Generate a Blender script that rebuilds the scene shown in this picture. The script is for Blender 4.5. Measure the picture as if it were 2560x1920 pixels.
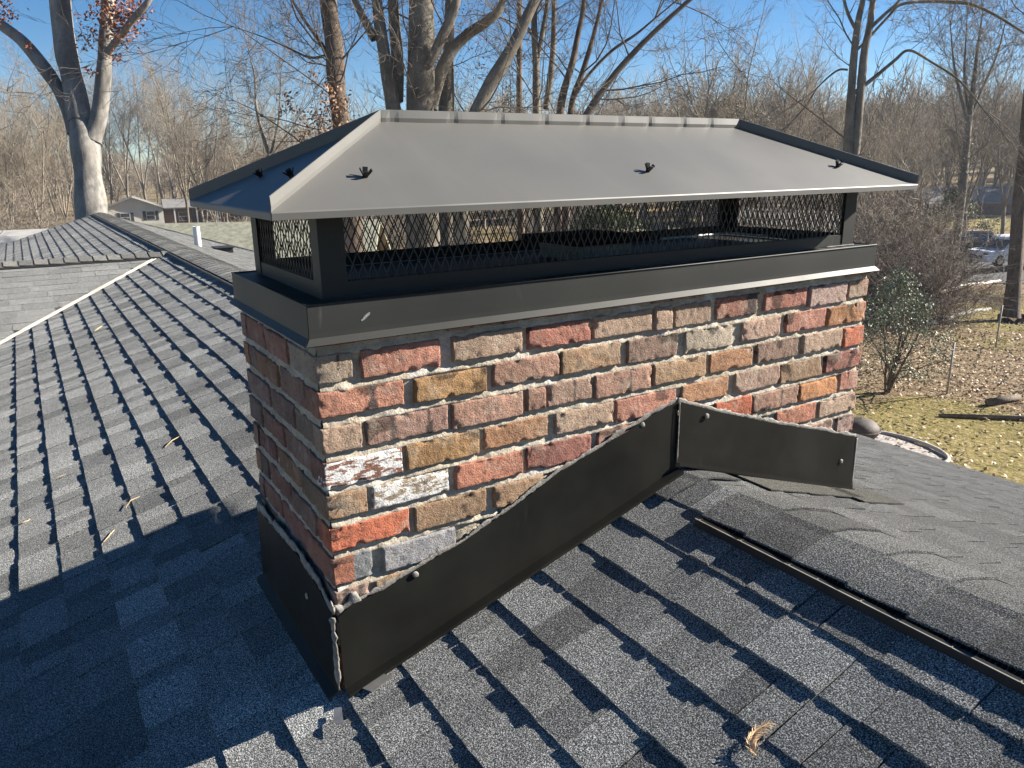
import bpy, math, random
import numpy as np
from mathutils import Vector, Matrix, noise

# ------------------------------------------------------------------ camera, sky, sun, exposure
for o in list(bpy.data.objects): bpy.data.objects.remove(o)
scene = bpy.context.scene
COL = scene.collection
cam_d = bpy.data.cameras.new('camera'); cam = bpy.data.objects.new('camera', cam_d); COL.objects.link(cam)
cam_d.sensor_width = 36.0; cam_d.lens = 27.01; cam_d.clip_start = 0.05; cam_d.clip_end = 3000
R_ = Vector((0.8472, -0.5310, -0.0154)).normalized(); F_ = Vector((0.5073, 0.8177, -0.2720)).normalized()
U_ = R_.cross(F_).normalized(); R_ = F_.cross(U_)
cam.matrix_world = Matrix(((R_.x, U_.x, -F_.x, -0.476), (R_.y, U_.y, -F_.y, -1.559), (R_.z, U_.z, -F_.z, 0.417), (0, 0, 0, 1)))
scene.camera = cam
SUN = Vector((0.962, -0.272, 0.534)).normalized()
world = bpy.data.worlds.new("World"); scene.world = world; world.use_nodes = True
wn = world.node_tree.nodes; wl = world.node_tree.links; wn.clear()
sky = wn.new('ShaderNodeTexSky'); sky.sky_type = 'NISHITA'; sky.sun_disc = False
sky.sun_elevation = math.asin(SUN.z); sky.sun_rotation = math.atan2(SUN.x, SUN.y)
sky.altitude = 1500; sky.air_density = 0.95; sky.dust_density = 0.0; sky.ozone_density = 3.4
bgn = wn.new('ShaderNodeBackground'); bgn.inputs['Strength'].default_value = 0.037
wo = wn.new('ShaderNodeOutputWorld'); hs = wn.new('ShaderNodeHueSaturation'); hs.inputs['Saturation'].default_value = 1.3; wl.new(sky.outputs[0], hs.inputs['Color']); wl.new(hs.outputs[0], bgn.inputs[0]); wl.new(bgn.outputs[0], wo.inputs[0])
sd = bpy.data.lights.new('sun', 'SUN'); sd.energy = 5.0; sd.angle = math.radians(0.53); sd.color = (1.0, 0.93, 0.82)
sun = bpy.data.objects.new('sun', sd); COL.objects.link(sun); sun.location = (20, -6, 20)
sun.rotation_euler = SUN.to_track_quat('Z', 'Y').to_euler()
scene.view_settings.view_transform = 'Standard'; scene.view_settings.look = 'None'
scene.view_settings.exposure = 1.75; scene.view_settings.gamma = 1.0
try: scene.view_settings.use_curve_mapping = False
except Exception: pass

# ------------------------------------------------------------------ materials
def srgb(r, g, b):
    f = lambda c: (c/255/12.92) if c/255 <= .04045 else ((c/255+.055)/1.055)**2.4
    return (f(r), f(g), f(b))
class NT:
    def __init__(s, name):
        s.m = bpy.data.materials.new(name); s.m.use_nodes = True
        s.n = s.m.node_tree.nodes; s.l = s.m.node_tree.links
        s.b = s.n['Principled BSDF']; s.tc = s.n.new('ShaderNodeTexCoord')
    def link(s, a, b): s.l.new(a, b)
    def noise(s, scale, detail=4, rough=.6, vec=None, stretch=None, dist=0):
        t = s.n.new('ShaderNodeTexNoise'); t.inputs['Scale'].default_value = scale
        t.inputs['Detail'].default_value = detail; t.inputs['Roughness'].default_value = rough
        t.inputs['Distortion'].default_value = dist
        v = vec or s.tc.outputs['Object']
        if stretch:
            mp = s.n.new('ShaderNodeMapping'); mp.inputs['Scale'].default_value = stretch
            s.link(v, mp.inputs['Vector']); v = mp.outputs[0]
        s.link(v, t.inputs['Vector']); return t.outputs['Fac']
    def voro(s, scale, feature='F1', out='Distance'):
        t = s.n.new('ShaderNodeTexVoronoi'); t.inputs['Scale'].default_value = scale; t.feature = feature
        s.link(s.tc.outputs['Object'], t.inputs['Vector']); return t.outputs[out]
    def ramp(s, fac, stops, interp='LINEAR'):
        r = s.n.new('ShaderNodeValToRGB'); r.color_ramp.interpolation = interp
        while len(r.color_ramp.elements) < len(stops): r.color_ramp.elements.new(.5)
        for e, (p, c) in zip(r.color_ramp.elements, stops):
            e.position = p; e.color = (c, c, c, 1) if isinstance(c, (int, float)) else (*c, 1)
        s.link(fac, r.inputs[0]); return r.outputs[0]
    def mix(s, fac, a, b, mode='MIX'):
        x = s.n.new('ShaderNodeMix'); x.data_type = 'RGBA'; x.blend_type = mode; x.clamp_factor = True
        for v, i in ((fac, 0), (a, 6), (b, 7)):
            if isinstance(v, (int, float)): x.inputs[i].default_value = v if i == 0 else (v, v, v, 1)
            elif isinstance(v, tuple): x.inputs[i].default_value = (*v, 1)
            else: s.link(v, x.inputs[i])
        return x.outputs[2]
    def math(s, op, a, b=0.0):
        x = s.n.new('ShaderNodeMath'); x.operation = op
        for v, i in ((a, 0), (b, 1)):
            if isinstance(v, (int, float)): x.inputs[i].default_value = v
            else: s.link(v, x.inputs[i])
        return x.outputs[0]
    def attr(s, name, out='Color'):
        a = s.n.new('ShaderNodeAttribute'); a.attribute_name = name; return a.outputs[out]
    def bump(s, h, strength, dist):
        b = s.n.new('ShaderNodeBump'); b.inputs['Strength'].default_value = strength; b.inputs['Distance'].default_value = dist
        s.link(h, b.inputs['Height']); s.link(b.outputs[0], s.b.inputs['Normal'])
    def col(s, c):
        if isinstance(c, tuple): s.b.inputs['Base Color'].default_value = (*c, 1)
        else: s.link(c, s.b.inputs['Base Color'])
    def rough(s, r, spec=None, metal=None):
        if isinstance(r, (int, float)): s.b.inputs['Roughness'].default_value = r
        else: s.link(r, s.b.inputs['Roughness'])
        if spec is not None: s.b.inputs['Specular IOR Level'].default_value = spec
        if metal is not None: s.b.inputs['Metallic'].default_value = metal
def simple(name, c, r=.6, var=.25, scale=8, spec=.4, metal=0, bump=0, bs=60):
    t = NT(name); n = t.noise(scale, 5)
    lo = tuple(v*(1-var) for v in c); hi = tuple(min(1, v*(1+var)) for v in c)
    t.col(t.ramp(n, [(.3, lo), (.7, hi)])); t.rough(r, spec, metal)
    if bump: t.bump(t.noise(bs, 6), bump, .004)
    return t.m

M = {}
# brick: colour comes from each brick, wear from noise
t = NT('brick'); base = t.attr('Col'); paint = t.attr('Paint', 'Fac')
n1 = t.noise(55, 8, .72); n2 = t.noise(230, 4, .7); n3 = t.noise(20, 5, .6)
c = t.mix(t.ramp(n1, [(.36, .62), (.5, 0.0)]), base, t.mix(.62, base, (.05, .04, .035)))
c = t.mix(t.ramp(n2, [(.56, 0.0), (.72, .5)]), c, t.mix(.6, base, (.55, .46, .36)))
c = t.mix(t.ramp(n3, [(.52, 0.0), (.74, .42)]), c, (.46, .41, .33))
c = t.mix(t.ramp(t.voro(150), [(.10, .75), (.22, 0.0)]), c, (.03, .025, .02))
pn = t.noise(26, 6, .65, stretch=(1, 1, 3.2)); pn2 = t.noise(120, 3, .6, stretch=(.25, 1, 2.5))
pm = t.math('MULTIPLY', t.ramp(t.math('ADD', t.math('MULTIPLY', pn, .8), t.math('MULTIPLY', pn2, .2)), [(.485, 0.0), (.5, 1.0)]), paint)
c = t.mix(pm, c, (.74, .73, .72)); t.col(c); t.rough(.92, .25)
t.bump(t.math('ADD', t.math('MULTIPLY', n1, .8), t.math('MULTIPLY', n2, .6)), 1.0, .011); M['brick'] = t.m
# mortar
t = NT('mortar'); n1 = t.noise(14, 6, .65); n2 = t.noise(140, 5, .7)
c = t.ramp(n1, [(.3, (.29, .25, .19)), (.5, (.40, .35, .275)), (.7, (.50, .455, .38))])
c = t.mix(t.ramp(t.noise(8, 5, .7), [(.56, 0.0), (.68, .75)]), c, (.56, .55, .54))
c = t.mix(t.ramp(n2, [(.3, .5), (.5, 0.0)]), c, (.12, .1, .08)); t.col(c); t.rough(.95, .2)
t.bump(t.math('ADD', n2, t.math('MULTIPLY', n1, 1.5)), .9, .006); M['mortar'] = t.m
# shingle granules
def shingle(name, tint, gscale=330, contrast=1.0):
    t = NT(name); base = t.attr('Col')
    g = t.noise(gscale, 2, .75); g2 = t.noise(gscale*.45, 3, .7); bl = t.noise(3.2, 4, .6)
    c = t.mix(1.0, base, tint, 'MULTIPLY')
    k = t.ramp(g, [(.40, .15), (.49, .65), (.57, 1.6*contrast), (.66, 3.5*contrast)])
    x = t.n.new('ShaderNodeVectorMath'); x.operation = 'MULTIPLY'; t.link(c, x.inputs[0]); t.link(k, x.inputs[1]); c = x.outputs[0]
    c = t.mix(t.ramp(bl, [(.35, .35), (.6, 0.0)]), c, t.mix(.5, c, (.035, .036, .04)))
    t.col(c); t.rough(.9, .2); t.b.inputs['Diffuse Roughness'].default_value = 1.0
    t.bump(t.math('ADD', g, g2), .9, .005); return t.m
M['shingle'] = shingle('shingle', (1.0, .99, .95))
M['shingle_pale'] = shingle('shingle_pale', (1.0, .985, .94))
# painted black-grey sheet metal
t = NT('cap_metal'); n = t.noise(2.2, 4, .5); n2 = t.noise(60, 5, .6, stretch=(1, 1, .15))
c = t.ramp(n, [(.3, (.020, .021, .020)), (.7, (.027, .028, .026))])
c = t.mix(t.ramp(n2, [(.64, 0.0), (.8, .2)]), c, (.17, .17, .165)); t.col(c)
t.rough(t.ramp(n, [(.3, .46), (.7, .58)]), .22); t.bump(t.noise(1.6, 2, .4), .1, .02); M['cap'] = t.m
t = NT('hood_metal'); n = t.noise(1.8, 4, .5); n2 = t.noise(9, 6, .7)
c = t.ramp(n, [(.3, (.092, .090, .083)), (.7, (.108, .105, .096))])
c = t.mix(t.ramp(n2, [(.6, 0.0), (.8, .25)]), c, (.055, .055, .052)); st = t.noise(7, 5, .7, stretch=(2.2, .18, .18)); c = t.mix(t.ramp(st, [(.54, 0.0), (.75, .15)]), c, (.15, .145, .13)); t.col(c)
t.rough(t.ramp(n, [(.3, .45), (.7, .58)]), .5); t.bump(t.noise(2.4, 2, .4), .25, .03); M['hood'] = t.m
t = NT('flashing_metal'); n = t.noise(5, 5, .6); n2 = t.noise(22, 5, .65, stretch=(1, 1, .3))
c = t.ramp(n, [(.3, (.010, .010, .009)), (.7, (.016, .016, .014))])
c = t.mix(t.ramp(n2, [(.62, 0.0), (.8, .3)]), c, (.045, .044, .04)); t.col(c)
t.rough(t.ramp(n, [(.3, .36), (.7, .5)]), .13); t.bump(t.noise(3.4, 3, .5), .22, .02); M['flash'] = t.m
M['mesh'] = simple('mesh_wire', (.014, .014, .014), .5, .2, 30)
M['sealant'] = simple('sealant', (.19, .178, .16), .7, .45, 40, bump=.6, bs=160)
M['white_sealant'] = simple('white_sealant', (.72, .72, .70), .5, .1, 30)
M['plastic'] = simple('vent_plastic', (.02, .02, .021), .5, .2, 20)
M['vent_edge'] = simple('vent_edge', (.22, .21, .18), .5, .3, 20)
M['valley'] = simple('valley_metal', (.42, .38, .32), .55, .25, 12, bump=.4, bs=80)
M['pipe'] = simple('vent_pipe', (.62, .62, .62), .45, .12, 10)
M['deadleaf'] = simple('dead_leaf', (.62, .42, .24), .7, .3, 60)
M['needle'] = simple('pine_needle', (.58, .42, .22), .7, .25, 60)
M['clip'] = simple('clip_metal', (.008, .008, .009), .5, .2, 40, spec=.3); M['lid'] = simple('black_lid', (.006, .006, .007), .8, .2, 20, spec=.08)
M['tin'] = simple('bare_tin', (.35, .34, .32), .4, .2, 30, metal=.6)

# ------------------------------------------------------------------ object helpers
def link(o, parent=None):
    COL.objects.link(o)
    if parent: o.parent = parent
    return o
def tag(o, label=None, cat=None, group=None, kind=None):
    if label: o['label'] = label
    if cat: o['category'] = cat
    if group: o['group'] = group
    if kind: o['kind'] = kind
    return o
def empty(name, label, cat, loc=(0, 0, 0), group=None):
    o = bpy.data.objects.new(name, None); o.empty_display_size = .1; o.location = loc; link(o)
    bpy.context.view_layer.update()
    return tag(o, label, cat, group)
class MB:
    """collects verts / faces (world coordinates) with a colour per vertex"""
    def __init__(s): s.V = []; s.F = []; s.C = []; s.P = []; s.MI = []
    def add(s, vs, fs, col=(.5, .5, .5), paint=0.0, mi=0):
        o = len(s.V); s.V += [tuple(v) for v in vs]; s.F += [tuple(i+o for i in f) for f in fs]
        if isinstance(col, list): s.C += col
        else: s.C += [col]*len(vs)
        s.P += [paint]*len(vs); s.MI += [mi]*len(fs); return s
    def box(s, a, b, **k):
        (x0, y0, z0), (x1, y1, z1) = a, b
        v = [(x0, y0, z0), (x1, y0, z0), (x1, y1, z0), (x0, y1, z0), (x0, y0, z1), (x1, y0, z1), (x1, y1, z1), (x0, y1, z1)]
        return s.add(v, [(3, 2, 1, 0), (4, 5, 6, 7), (0, 1, 5, 4), (1, 2, 6, 5), (2, 3, 7, 6), (3, 0, 4, 7)], **k)
    def tube(s, pts, rad, n=8, cap=True, **k):
        pts = [Vector(p) for p in pts]; vs = []; fs = []
        if isinstance(rad, (int, float)): rad = [rad]*len(pts)
        d0 = (pts[1]-pts[0]).normalized(); a = d0.orthogonal().normalized()
        for i, p in enumerate(pts):
            d = (pts[min(i+1, len(pts)-1)]-pts[max(i-1, 0)]).normalized()
            a = (a - d*a.dot(d)).normalized(); b = d.cross(a)
            for j in range(n):
                t = 2*math.pi*j/n; vs.append(p+(a*math.cos(t)+b*math.sin(t))*rad[i])
        for i in range(len(pts)-1):
            for j in range(n): fs.append((i*n+j, i*n+(j+1) % n, (i+1)*n+(j+1) % n, (i+1)*n+j))
        if cap: fs += [tuple(range(n-1, -1, -1)), tuple((len(pts)-1)*n+j for j in range(n))]
        return s.add(vs, fs, **k)
    def prism(s, poly, depth, **k):
        """poly: 3D outline, depth: extrusion vector"""
        n = len(poly); d = Vector(depth); P = [Vector(p) for p in poly]
        vs = P+[p+d for p in P]
        fs = [tuple(range(n-1, -1, -1)), tuple(range(n, 2*n))]+[(i, (i+1) % n, n+(i+1) % n, n+i) for i in range(n)]
        return s.add(vs, fs, **k)
    def build(s, name, mats, parent=None, smooth=False, bevel=0):
        me = bpy.data.meshes.new(name)
        off = parent.matrix_world.translation if parent else Vector((0, 0, 0))
        if parent and parent.parent: off = parent.parent.location + parent.location
        elif parent: off = parent.location
        V = np.array(s.V, dtype=float)
        if not parent:
            off = Vector((V[:, 0].mean(), V[:, 1].mean(), V[:, 2].min()))
        V = V-np.array(off); me.from_pydata(V.tolist(), [], s.F)
        if not isinstance(mats, (list, tuple)): mats = [mats]
        for m in mats: me.materials.append(m)
        if len(mats) > 1: me.polygons.foreach_set('material_index', s.MI)
        ca = me.color_attributes.new('Col', 'FLOAT_COLOR', 'POINT')
        ca.data.foreach_set('color', np.array([(*c, 1) for c in s.C], dtype=np.float32).ravel())
        if any(s.P):
            pa = me.attributes.new('Paint', 'FLOAT', 'POINT'); pa.data.foreach_set('value', s.P)
        if smooth: me.polygons.foreach_set('use_smooth', [True]*len(me.polygons))
        me.update(); o = bpy.data.objects.new(name, me); link(o, parent)
        if not parent: o.location = off
        if bevel:
            b = o.modifiers.new('bevel', 'BEVEL'); b.width = bevel; b.segments = 2; b.limit_method = 'ANGLE'
        return o
rnd = random.Random(7)
def nz(x, y, z, s=1.0): return noise.noise(Vector((x*s, y*s, z*s)))

# ------------------------------------------------------------------ dimensions (metres; near chimney corner is the origin)
L, W = 1.9165, 0.6445
RX, RZ = 1.067, -0.46            # ridge
SL, SR = 0.3074, 0.325           # slopes
ZT, ZB = 0.149, 0.078            # chase cover skirt
zl = lambda x: RZ-SL*(RX-x)
zr_ = lambda x: RZ-SR*(x-RX)

# ------------------------------------------------------------------ chimney
chimney = empty('chimney', 'weathered red and tan brick chimney standing across the roof ridge', 'chimney', (L/2, W/2, -1.3))
BC = dict(tan=(.36, .255, .185), tan2=(.38, .30, .225), pinkred=(.40, .18, .13), red=(.38, .15, .11), redbrown=(.32, .14, .10),
          pinkgray=(.34, .24, .21), redspot=(.42, .19, .13), ochre=(.33, .19, .08), pinkbrown=(.33, .19, .14), brown=(.29, .185, .11),
          dark=(.20, .13, .10), pale=(.44, .37, .29), pinktan=(.39, .26, .20), orange=(.42, .19, .08), purple=(.30, .18, .145),
          ochrebrown=(.33, .21, .12), orangebrown=(.37, .19, .10), bright=(.45, .12, .06), paint=(.26, .115, .08),
          darkred=(.30, .115, .09), paint2=(.27, .22, .155), redpink=(.42, .17, .11), redgray=(.40, .15, .09), gray=(.27, .28, .30),
          pinkgray2=(.33, .24, .22))
FB= [(1, 0, 0.086, 'tan2'), (1, 0.104, 0.299, 'pinkred'), (1, 0.328, 0.523, 'tan'), (1, 0.539, 0.734, 'red'), (1, 0.743, 0.948, 'tan'), (1, 0.958, 1.023, 'tan'), (1, 1.031, 1.176, 'tan'), (1, 1.193, 1.378, 'redbrown'), (1, 1.403, 1.597, 'red'), (1, 1.611, 1.802, 'pinkgray'), (1, 1.813, 1.917, 'tan'), (2, 0, 0.202, 'redspot'), (2, 0.227, 0.42, 'ochre'), (2, 0.437, 0.637, 'pinkbrown'), (2, 0.64, 0.838, 'brown'), (2, 0.863, 1.049, 'dark'), (2, 1.077, 1.273, 'pale'), (2, 1.31, 1.482, 'pinktan'), (2, 1.507, 1.701, 'pinkred'), (2, 1.714, 1.917, 'orange'), (3, 0, 0.095, 'tan'), (3, 0.103, 0.312, 'purple'), (3, 0.321, 0.524, 'pinkbrown'), (3, 0.535, 0.594, 'pinkbrown'), (3, 0.598, 0.743, 'pinktan'), (3, 0.751, 0.951, 'pinkbrown'), (3, 0.961, 1.165, 'ochrebrown'), (3, 1.183, 1.367, 'orangebrown'), (3, 1.383, 1.576, 'dark'), (3, 1.6, 1.797, 'tan'), (3, 1.81, 1.917, 'bright'), (4, 0, 0.189, 'paint'), (4, 0.198, 0.395, 'ochre'), (4, 0.407, 0.601, 'orangebrown'), (4, 0.623, 0.818, 'tan'), (4, 0.827, 1.053, 'pinkred'), (4, 1.072, 1.266, 'orangebrown'), (4, 1.293, 1.498, 'pinktan'), (4, 1.502, 1.711, 'brown'), (4, 1.724, 1.917, 'darkred'), (5, 0, 0.097, 'brown'), (5, 0.107, 0.307, 'paint2'), (5, 0.323, 0.522, 'redpink'), (5, 0.534, 0.744, 'darkred'), (5, 0.764, 0.916, 'redbrown'), (5, 0.931, 1.185, 'redbrown'), (5, 1.214, 1.376, 'bright'), (5, 1.38, 1.597, 'pinkbrown'), (5, 1.603, 1.799, 'orange'), (5, 1.816, 1.917, 'redbrown'), (6, 0, 0.198, 'bright'), (6, 0.21, 0.411, 'brown'), (6, 0.432, 0.585, 'brown'), (6, 1.497, 1.7, 'redpink'), (6, 1.714, 1.917, 'tan'), (7, 0, 0.098, 'redgray'), (7, 0.123, 0.319, 'gray'), (7, 1.547, 1.797, 'pinktan'), (7, 1.823, 1.917, 'pinkgray')]
def brick(mb, x0, x1, y0, y1, z0, z1, col, face, seed, paint=0.0, prot=0.0, stripes=(), col2=None, dark=0):
    """one hand-moulded brick: a box with rounded, chipped edges; face 'f' front (-Y), 'l' left (-X), 'b' back, 'r' right"""
    ax = {'f': 0, 'b': 0, 'l': 1, 'r': 1}[face]
    ln = (x1-x0) if ax == 0 else (y1-y0)
    nu, nv = max(10, int(ln/.006)+4), 14
    vs = []; cs = []
    dv = (z1-z0)
    gu = [0, .0014/ln, .004/ln]+[(.009+(ln-.018)*i/(nu-6))/ln for i in range(nu-5)]+[1-.004/ln, 1-.0014/ln, 1]
    gv = [0, .0014/dv, .004/dv]+[(.009+(dv-.018)*i/(nv-6))/dv for i in range(nv-5)]+[1-.004/dv, 1-.0014/dv, 1]
    for j in range(nv+1):
        for i in range(nu+1):
            u = gu[i]; v = gv[j]
            eu = min(u, 1-u)*ln; ev = min(v, 1-v)*dv
            r = .0034
            d = 0
            if eu < r: d += r-math.sqrt(max(0, r*r-(r-eu)**2))
            if ev < r: d += r-math.sqrt(max(0, r*r-(r-ev)**2))
            a = (x0 if ax == 0 else y0)+u*ln
            b = z0+v*dv
            n_ = nz(a+seed*3.1, b, seed*1.7, 18)*.0018+nz(a, b, seed, 90)*.0012
            edge = max(0, 1-min(eu, ev)/.014)
            chip = max(0, nz(a, b, seed*2.3, 36)-.22)*edge*.022
            pit = max(0, nz(a+5, b, seed*.9, 120)-.30)*.006
            dep = -prot+d*.9+n_+chip+pit+.0015*nz(a, b, seed, 160)
            a += nz(b, seed, a, 50)*.0022*edge; b += nz(a, seed+9, b, 50)*.0022*edge
            if face == 'f': vs.append((a, y0+dep, b))
            elif face == 'b': vs.append((a, y1-dep, b))
            elif face == 'l': vs.append((x0+dep, a, b))
            else: vs.append((x1-dep, a, b))
            k = 1+nz(a, b, seed*1.3, 9)*.35
            cc = col
            if dark and nz(a+seed, b, seed*.7, 16)+(v-.55)*.5 > dark: cc = tuple(q*.32 for q in col)
            if col2 and u > .5: cc = col2
            for (su, sw) in stripes:
                if abs(u-su)*ln < sw*(1+nz(b, seed, su, 40)*.9): cc = (.07, .05, .045)
            cs.append(tuple(min(1, q*k) for q in cc))
    w = nu+1
    fs = []
    for j in range(nv):
        for i in range(nu):
            f = (j*w+i, j*w+i+1, (j+1)*w+i+1, (j+1)*w+i)
            fs.append(f if face in 'fr' else f[::-1])
    # skirts running back into the mortar
    dp = {'f': (0, .05, 0), 'b': (0, -.05, 0), 'l': (.05, 0, 0), 'r': (-.05, 0, 0)}[face]
    ring = [i for i in range(w)]+[j*w+nu for j in range(1, nv+1)]+[nv*w+i for i in range(nu-1, -1, -1)]+[j*w for j in range(nv-1, 0, -1)]
    o = len(vs); vs += [(vs[i][0]+dp[0], vs[i][1]+dp[1], vs[i][2]+dp[2]) for i in ring]; cs += [cs[i] for i in ring]
    m = len(ring)
    for i in range(m):
        f = (ring[i], o+i, o+(i+1) % m, ring[(i+1) % m])
        fs.append(f if face in 'fr' else f[::-1])
    mb.add(vs, fs, col=cs, paint=paint)
bm_ = MB(); P_ = .080; BH = .0305
rr = random.Random(3)
zrow = lambda k: .006-(k-1)*P_
FBd = {}
for k, x0, x1, cn in FB: FBd.setdefault(k, []).append((x0, x1, cn))
names = list(BC)
for k in (0, 8, 9):
    x = 0 if k % 2 else -.1; row = []
    while x < L:
        w_ = .2 if k != 0 else .21; row.append((max(0, x), min(L, x+w_-.014), rr.choice(['brown', 'redbrown', 'tan', 'gray', 'purple', 'pinkgray']))); x += w_
    FBd[k] = [r_ for r_ in row if r_[1]-r_[0] > .04]
first = {}
for k, row in FBd.items():
    zc = zrow(k)
    for (x0, x1, cn) in row:
        h = BH+rr.uniform(-.002, .003); dz = rr.uniform(-.003, .003)
        st = {'purple': ((.32, .006), (.76, .005)), 'redspot': ((.62, .009),), 'tan2': ((.62, .004),), 'pinktan': (), 'redbrown': ((.82, .02),) if x0 > 1 and k == 1 else ()}.get(cn, ())
        if cn == 'pinkbrown' and x0 > .6: st = ((.62, .002),)
        if cn == 'pinktan' and k == 3: st = ((.6, .0025),)
        if cn == 'red' and x0 > 1: st = ((.66, .0015),)
        c2 = (.24, .25, .26) if cn == 'redgray' else None
        kk = rr.uniform(.92, 1.12); cc = tuple((v*.86+w_*.14)*kk for v, w_ in zip(BC[cn], (.29, .20, .15)))
        brick(bm_, x0+.001, x1-.001, 0.0, .1, zc-h+dz, zc+h+dz, cc, 'f', rr.uniform(0, 50),
              paint={'paint': 1.0, 'paint2': .8}.get(cn, 0), prot=rr.uniform(-.001, .004), stripes=st, col2=c2, dark=rr.choice([0, 0, .34, .42]) if cn not in ('paint', 'gray') else 0)
    first[k] = row[0]; 
# left face, right face and back face
sidecols = ['purple', 'redbrown', 'brown', 'pinkbrown', 'dark', 'orangebrown', 'redbrown', 'pinkbrown', 'tan', 'darkred', 'brown', 'red']
for face in 'lr':
    for k in range(0, 12):
        zc = zrow(k)
        hdr = first[k][1] < .12 if k in first and face == 'l' else (k % 2 == 0)
        y = 0; 
        w_ = .205 if hdr else .1
        while y < W-.03:
            y1 = min(W, y+w_)
            if W-y1 < .05: y1 = W
            cn = rr.choice(sidecols)
            if y == 0 and face == 'l' and k in first: cn = first[k][2]
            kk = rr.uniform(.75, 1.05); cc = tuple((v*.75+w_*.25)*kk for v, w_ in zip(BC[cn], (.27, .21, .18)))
            h = BH+rr.uniform(-.003, .003)
            brick(bm_, 0, L, y+(.001 if y == 0 else 0), y1-(.012 if y1 < W else .001), zc-h, zc+h, cc, face, rr.uniform(0, 60), prot=rr.uniform(-.004, .002), paint=.0)
            y = y1+.004; w_ = .205
for k in range(0, 10):
    x = -.1*(k % 2)
    while x < L:
        if min(L, x+.2)-max(0, x) > .03:
            brick(bm_, max(0, x), min(L, x+.2), 0, W, zrow(k)-BH, zrow(k)+BH, BC[rr.choice(sidecols)], 'b', rr.uniform(0, 50))
        x += .213
bm_.build('brickwork', M['brick'], chimney, smooth=True)
# mortar core with an uneven surface
mm = MB()
def sm_(x): x = max(0., min(1., x)); return x*x*(3-2*x)
def mortar_face(p0, du, dv, nrm, nu, nv, seed, joint=True):
    vs = []; fs = []
    for j in range(nv+1):
        for i in range(nu+1):
            p = Vector(p0)+Vector(du)*(i/nu)+Vector(dv)*(j/nv)
            d = nz(p.x+seed, p.y, p.z, 14)*.004+nz(p.x, p.y+seed, p.z, 42)*.004+nz(p.x, p.y, p.z+seed, 110)*.0018
            if joint:
                ph = (p.z-.006)/P_+.5+nz(p.x, p.y, seed, 5)*.05
                sj = ((ph+.5) % 1.0)-.5; d += .0056*sm_(.5-sj/.22)*sm_((.185+sj)/.05)*(1+.35*nz(p.x, p.y, p.z, 9))*(1 if nrm[1] else .5)
            vs.append(p+Vector(nrm)*d)
    w = nu+1
    for j in range(nv):
        for i in range(nu): fs.append((j*w+i, j*w+i+1, (j+1)*w+i+1, (j+1)*w+i))
    mm.add(vs, fs)
c_ = .0092; zt_, zb_ = ZB+.03, -1.25
mortar_face((c_, c_, zb_), (L-2*c_, 0, 0), (0, 0, zt_-zb_), (0, -1, 0), 300, 480, 0)
mortar_face((c_, W-c_, zb_), (0, -W+2*c_, 0), (0, 0, zt_-zb_), (-1, 0, 0), 110, 480, 4)
mortar_face((L-c_, c_, zb_), (0, W-2*c_, 0), (0, 0, zt_-zb_), (1, 0, 0), 60, 120, 7, False)
mortar_face((L-c_, W-c_, zb_), (-L+2*c_, 0, 0), (0, 0, zt_-zb_), (0, 1, 0), 120, 90, 9, False)
mm.build('mortar', M['mortar'], chimney, smooth=True)

# flashing --------------------------------------------------------------
FT = [(0.0, -.578), (.035, -.556), (.116, -.547), (.169, -.527), (.323, -.487), (.477, -.429), (.629, -.364), (.804, -.310), (.962, -.259), (1.047, -.241)]
FT2 = [(1.047, -.241), (1.222, -.306), (1.503, -.399), (1.714, -.461), (1.897, -.520), (L+.008, -.527)]
def sheet(mb, top, botf, y0, thick, nsub=6, wob=.0015, seed=0, flange=0.0):
    """vertical metal sheet between a traced top edge and the roof line"""
    xs = np.linspace(top[0][0], top[-1][0], nsub*len(top))
    tx = [p[0] for p in top]; tz = [p[1] for p in top]
    rows = 6; vs = []; fs = []
    for x in xs:
        zt2 = np.interp(x, tx, tz)+nz(x, seed, 0, 25)*.0015; zb2 = botf(x)
        for j in range(rows+1):
            v = j/rows; z = zt2+(zb2-zt2)*v
            vs.append((x, y0+nz(x, z, seed, 3.5)*wob*3+(v**3)*(-.004), z))
        if flange: vs.append((x, y0-.006-flange, botf(x)+.003)); vs.append((x, y0-.006-flange, botf(x)-.004))
    w = rows+1+(2 if flange else 0)
    for i in range(len(xs)-1):
        for j in range(w-1): fs.append((i*w+j, i*w+j+1, (i+1)*w+j+1, (i+1)*w+j))
    mb.add(vs, fs)
fl = MB(); sheet(fl, FT, lambda x: zl(x)+.016, -.012, .002, seed=1, flange=.03)
f1 = fl.build('flashing_panel', M['flash'], chimney, smooth=False); tag(f1, 'long black flashing sheet climbing the left slope')
so = f1.modifiers.new('s', 'SOLIDIFY'); so.thickness = .0015; so.offset = 1
fl = MB(); sheet(fl, FT2, lambda x: zr_(x)+.022-.012*(x-1.047), -.0165, .002, seed=5, flange=.006)
f2 = fl.build('flashing_panel', M['flash'], chimney); tag(f2, 'shorter black flashing sheet falling to the right of the ridge')
so = f2.modifiers.new('s', 'SOLIDIFY'); so.thickness = .0015; so.offset = 1
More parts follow.
